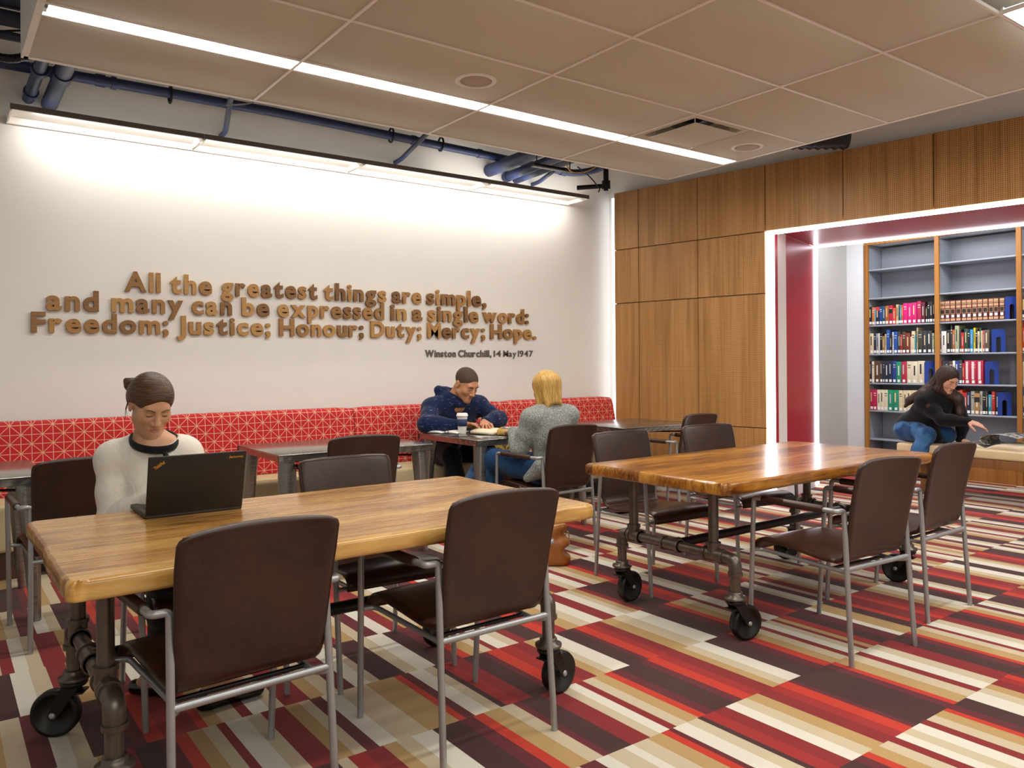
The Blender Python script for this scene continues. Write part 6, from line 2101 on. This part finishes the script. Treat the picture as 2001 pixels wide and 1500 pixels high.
M['sticker'] = plain('white_sticker', '#F2F1EC', 0.6, var=0.01)
M['gilt'] = plain('gilt_panel', '#C79A70', 0.5, var=0.1, scale=90)
M['dark_panel'] = plain('dark_spine_panel', '#2A2018', 0.6, var=0.2, scale=90)
BAY = ['first bay', 'second bay', 'third bay']
ROW = ['top filled row', 'second filled row', 'third filled row', 'lowest filled row']
bmats = {}


def book_mat(c):
    if c not in bmats: bmats[c] = plain('book_cloth_' + c[1:].lower(), c, 0.5, var=0.06, scale=40)
    return bmats[c]


brng = random.Random(21)
for (bay, row, z, items) in SHELVED:
    for i, (ya, yb, h, colr, nm) in enumerate(items):
        w = abs(ya - yb) - 0.0012
        d = brng.uniform(0.15, 0.19)
        setb = brng.uniform(0.010, 0.022)
        t = thing('book', f'{nm} book, {ORD[i]} along the {ROW[row]} of the {BAY[bay]}', 'book', (BX + 0.012 + setb, (ya + yb) / 2, z + 0.0005), -math.pi / 2, f'books on the {ROW[row]}, {BAY[bay]}')
        hw = w / 2
        m = MB()
        bt = min(0.003, w * 0.2)
        m.box((-hw, 0.0, 0.0), (hw, 0.004, h), bevel=min(0.002, bt * 0.6))
        m.box((-hw, 0.003, 0.0), (-hw + bt, d, h)); m.box((hw - bt, 0.003, 0.0), (hw, d, h))
        m.build('cover', book_mat(colr), t)
        MB().box((-hw + bt, 0.004, 0.003), (hw - bt, d - 0.004, h - 0.004)).build('page_block', M['page'], t)
        volume = nm.startswith('burgundy')
        if w > 0.012 and nm not in ('thick white',):
            sw = min(hw * 0.8, 0.014)
            z0 = 0.046 if volume else 0.012
            MB().box((-sw, -0.0009, z0), (sw, 0.0002, z0 + 0.030)).build('spine_label', M['sticker'], t)
        if volume:
            g = hw * 0.82
            for (a, b_, mt) in ((0.010, 0.036, 'gilt'), (0.085, 0.140, 'gilt'), (0.150, 0.176, 'gilt'), (0.184, h - 0.034, 'gilt'), (h - 0.030, h - 0.008, 'gilt'), (0.090, 0.135, 'dark_panel'), (0.189, h - 0.039, 'dark_panel')):
                inn = 0.85 if mt == 'dark_panel' else 1.0
                k_ = -0.0012 if mt == 'dark_panel' else -0.0007
                MB().box((-g * inn, k_, a), (g * inn, 0.0002, b_)).build('spine_panel', M[mt], t)
        elif w > 0.014:
            lum = sum(lin(colr)[:3])
            tone = '#2B2724' if lum > 0.9 else ['#D9C690', '#E0DCD0', '#B9BCC0'][(i + row) % 3]
            style = (i * 7 + row * 3 + bay) % 3
            tb = MB()
            g = hw * 0.45
            if style == 0:
                tb.box((-g, -0.0006, h * 0.42), (g * 0.1, 0.0002, h * 0.86))
            elif style == 1:
                tb.box((-g * 1.4, -0.0006, h * 0.70), (g * 1.4, 0.0002, h * 0.73)); tb.box((-g * 1.4, -0.0006, h * 0.80), (g * 1.4, 0.0002, h * 0.84))
            else:
                tb.box((-g * 0.5, -0.0006, h * 0.36), (g * 0.5, 0.0002, h * 0.80))
            tb.build('title_band', book_mat(tone), t)
        if 'red cap' in nm: MB().box((-hw, -0.0008, h * 0.78), (hw, 0.0002, h - 0.002)).build('cap_band', book_mat('#C8402E'), t)
        if 'black band' in nm or 'black panel' in nm: MB().box((-hw, -0.0008, h * 0.58), (hw, 0.0002, h * 0.82)).build('cap_band', book_mat('#1A191B'), t)
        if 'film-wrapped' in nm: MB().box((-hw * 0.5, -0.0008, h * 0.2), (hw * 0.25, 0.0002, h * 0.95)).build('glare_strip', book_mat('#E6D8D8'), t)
M['bookend'] = plain('blue_bookend_paint', '#1A3C94', 0.4, var=0.03)
for (bay, row, z, ya, yb, h) in BOOKENDS:
    t = thing('bookend', f'blue steel bookend closing the {ROW[row]} of the {BAY[bay]}', 'bookend', (BX + 0.05, yb + 0.006, z), math.radians(-52), group='blue bookends')
    n = 10
    out = [(-0.065, 0.0), (-0.065, h - 0.02)] + [(-0.045 + 0.02 * math.cos(a), h - 0.02 + 0.02 * math.sin(a)) for a in np.linspace(math.pi, math.pi / 2, 5)] + [(0.045 + 0.02 * math.cos(a), h - 0.02 + 0.02 * math.sin(a)) for a in np.linspace(math.pi / 2, 0, 5)] + [(0.065, 0.0)]
    inn = [(0.022, 0.0), (0.022, h * 0.58)] + [(0.022 * math.cos(a), h * 0.58 + 0.022 * math.sin(a)) for a in np.linspace(0, math.pi, 9)][1:-1] + [(-0.022, h * 0.58), (-0.022, 0.0)]
    XZ = Matrix(((1, 0, 0, 0), (0, 0, 1, 0), (0, 1, 0, 0), (0, 0, 0, 1)))
    MB().prism(out + inn, -0.0015, 0.0015, mat=XZ).build('upright', M['bookend'], t)
    MB().box((-0.065, 0.0, 0.0), (0.065, 0.10, 0.0015)).build('foot', M['bookend'], t)
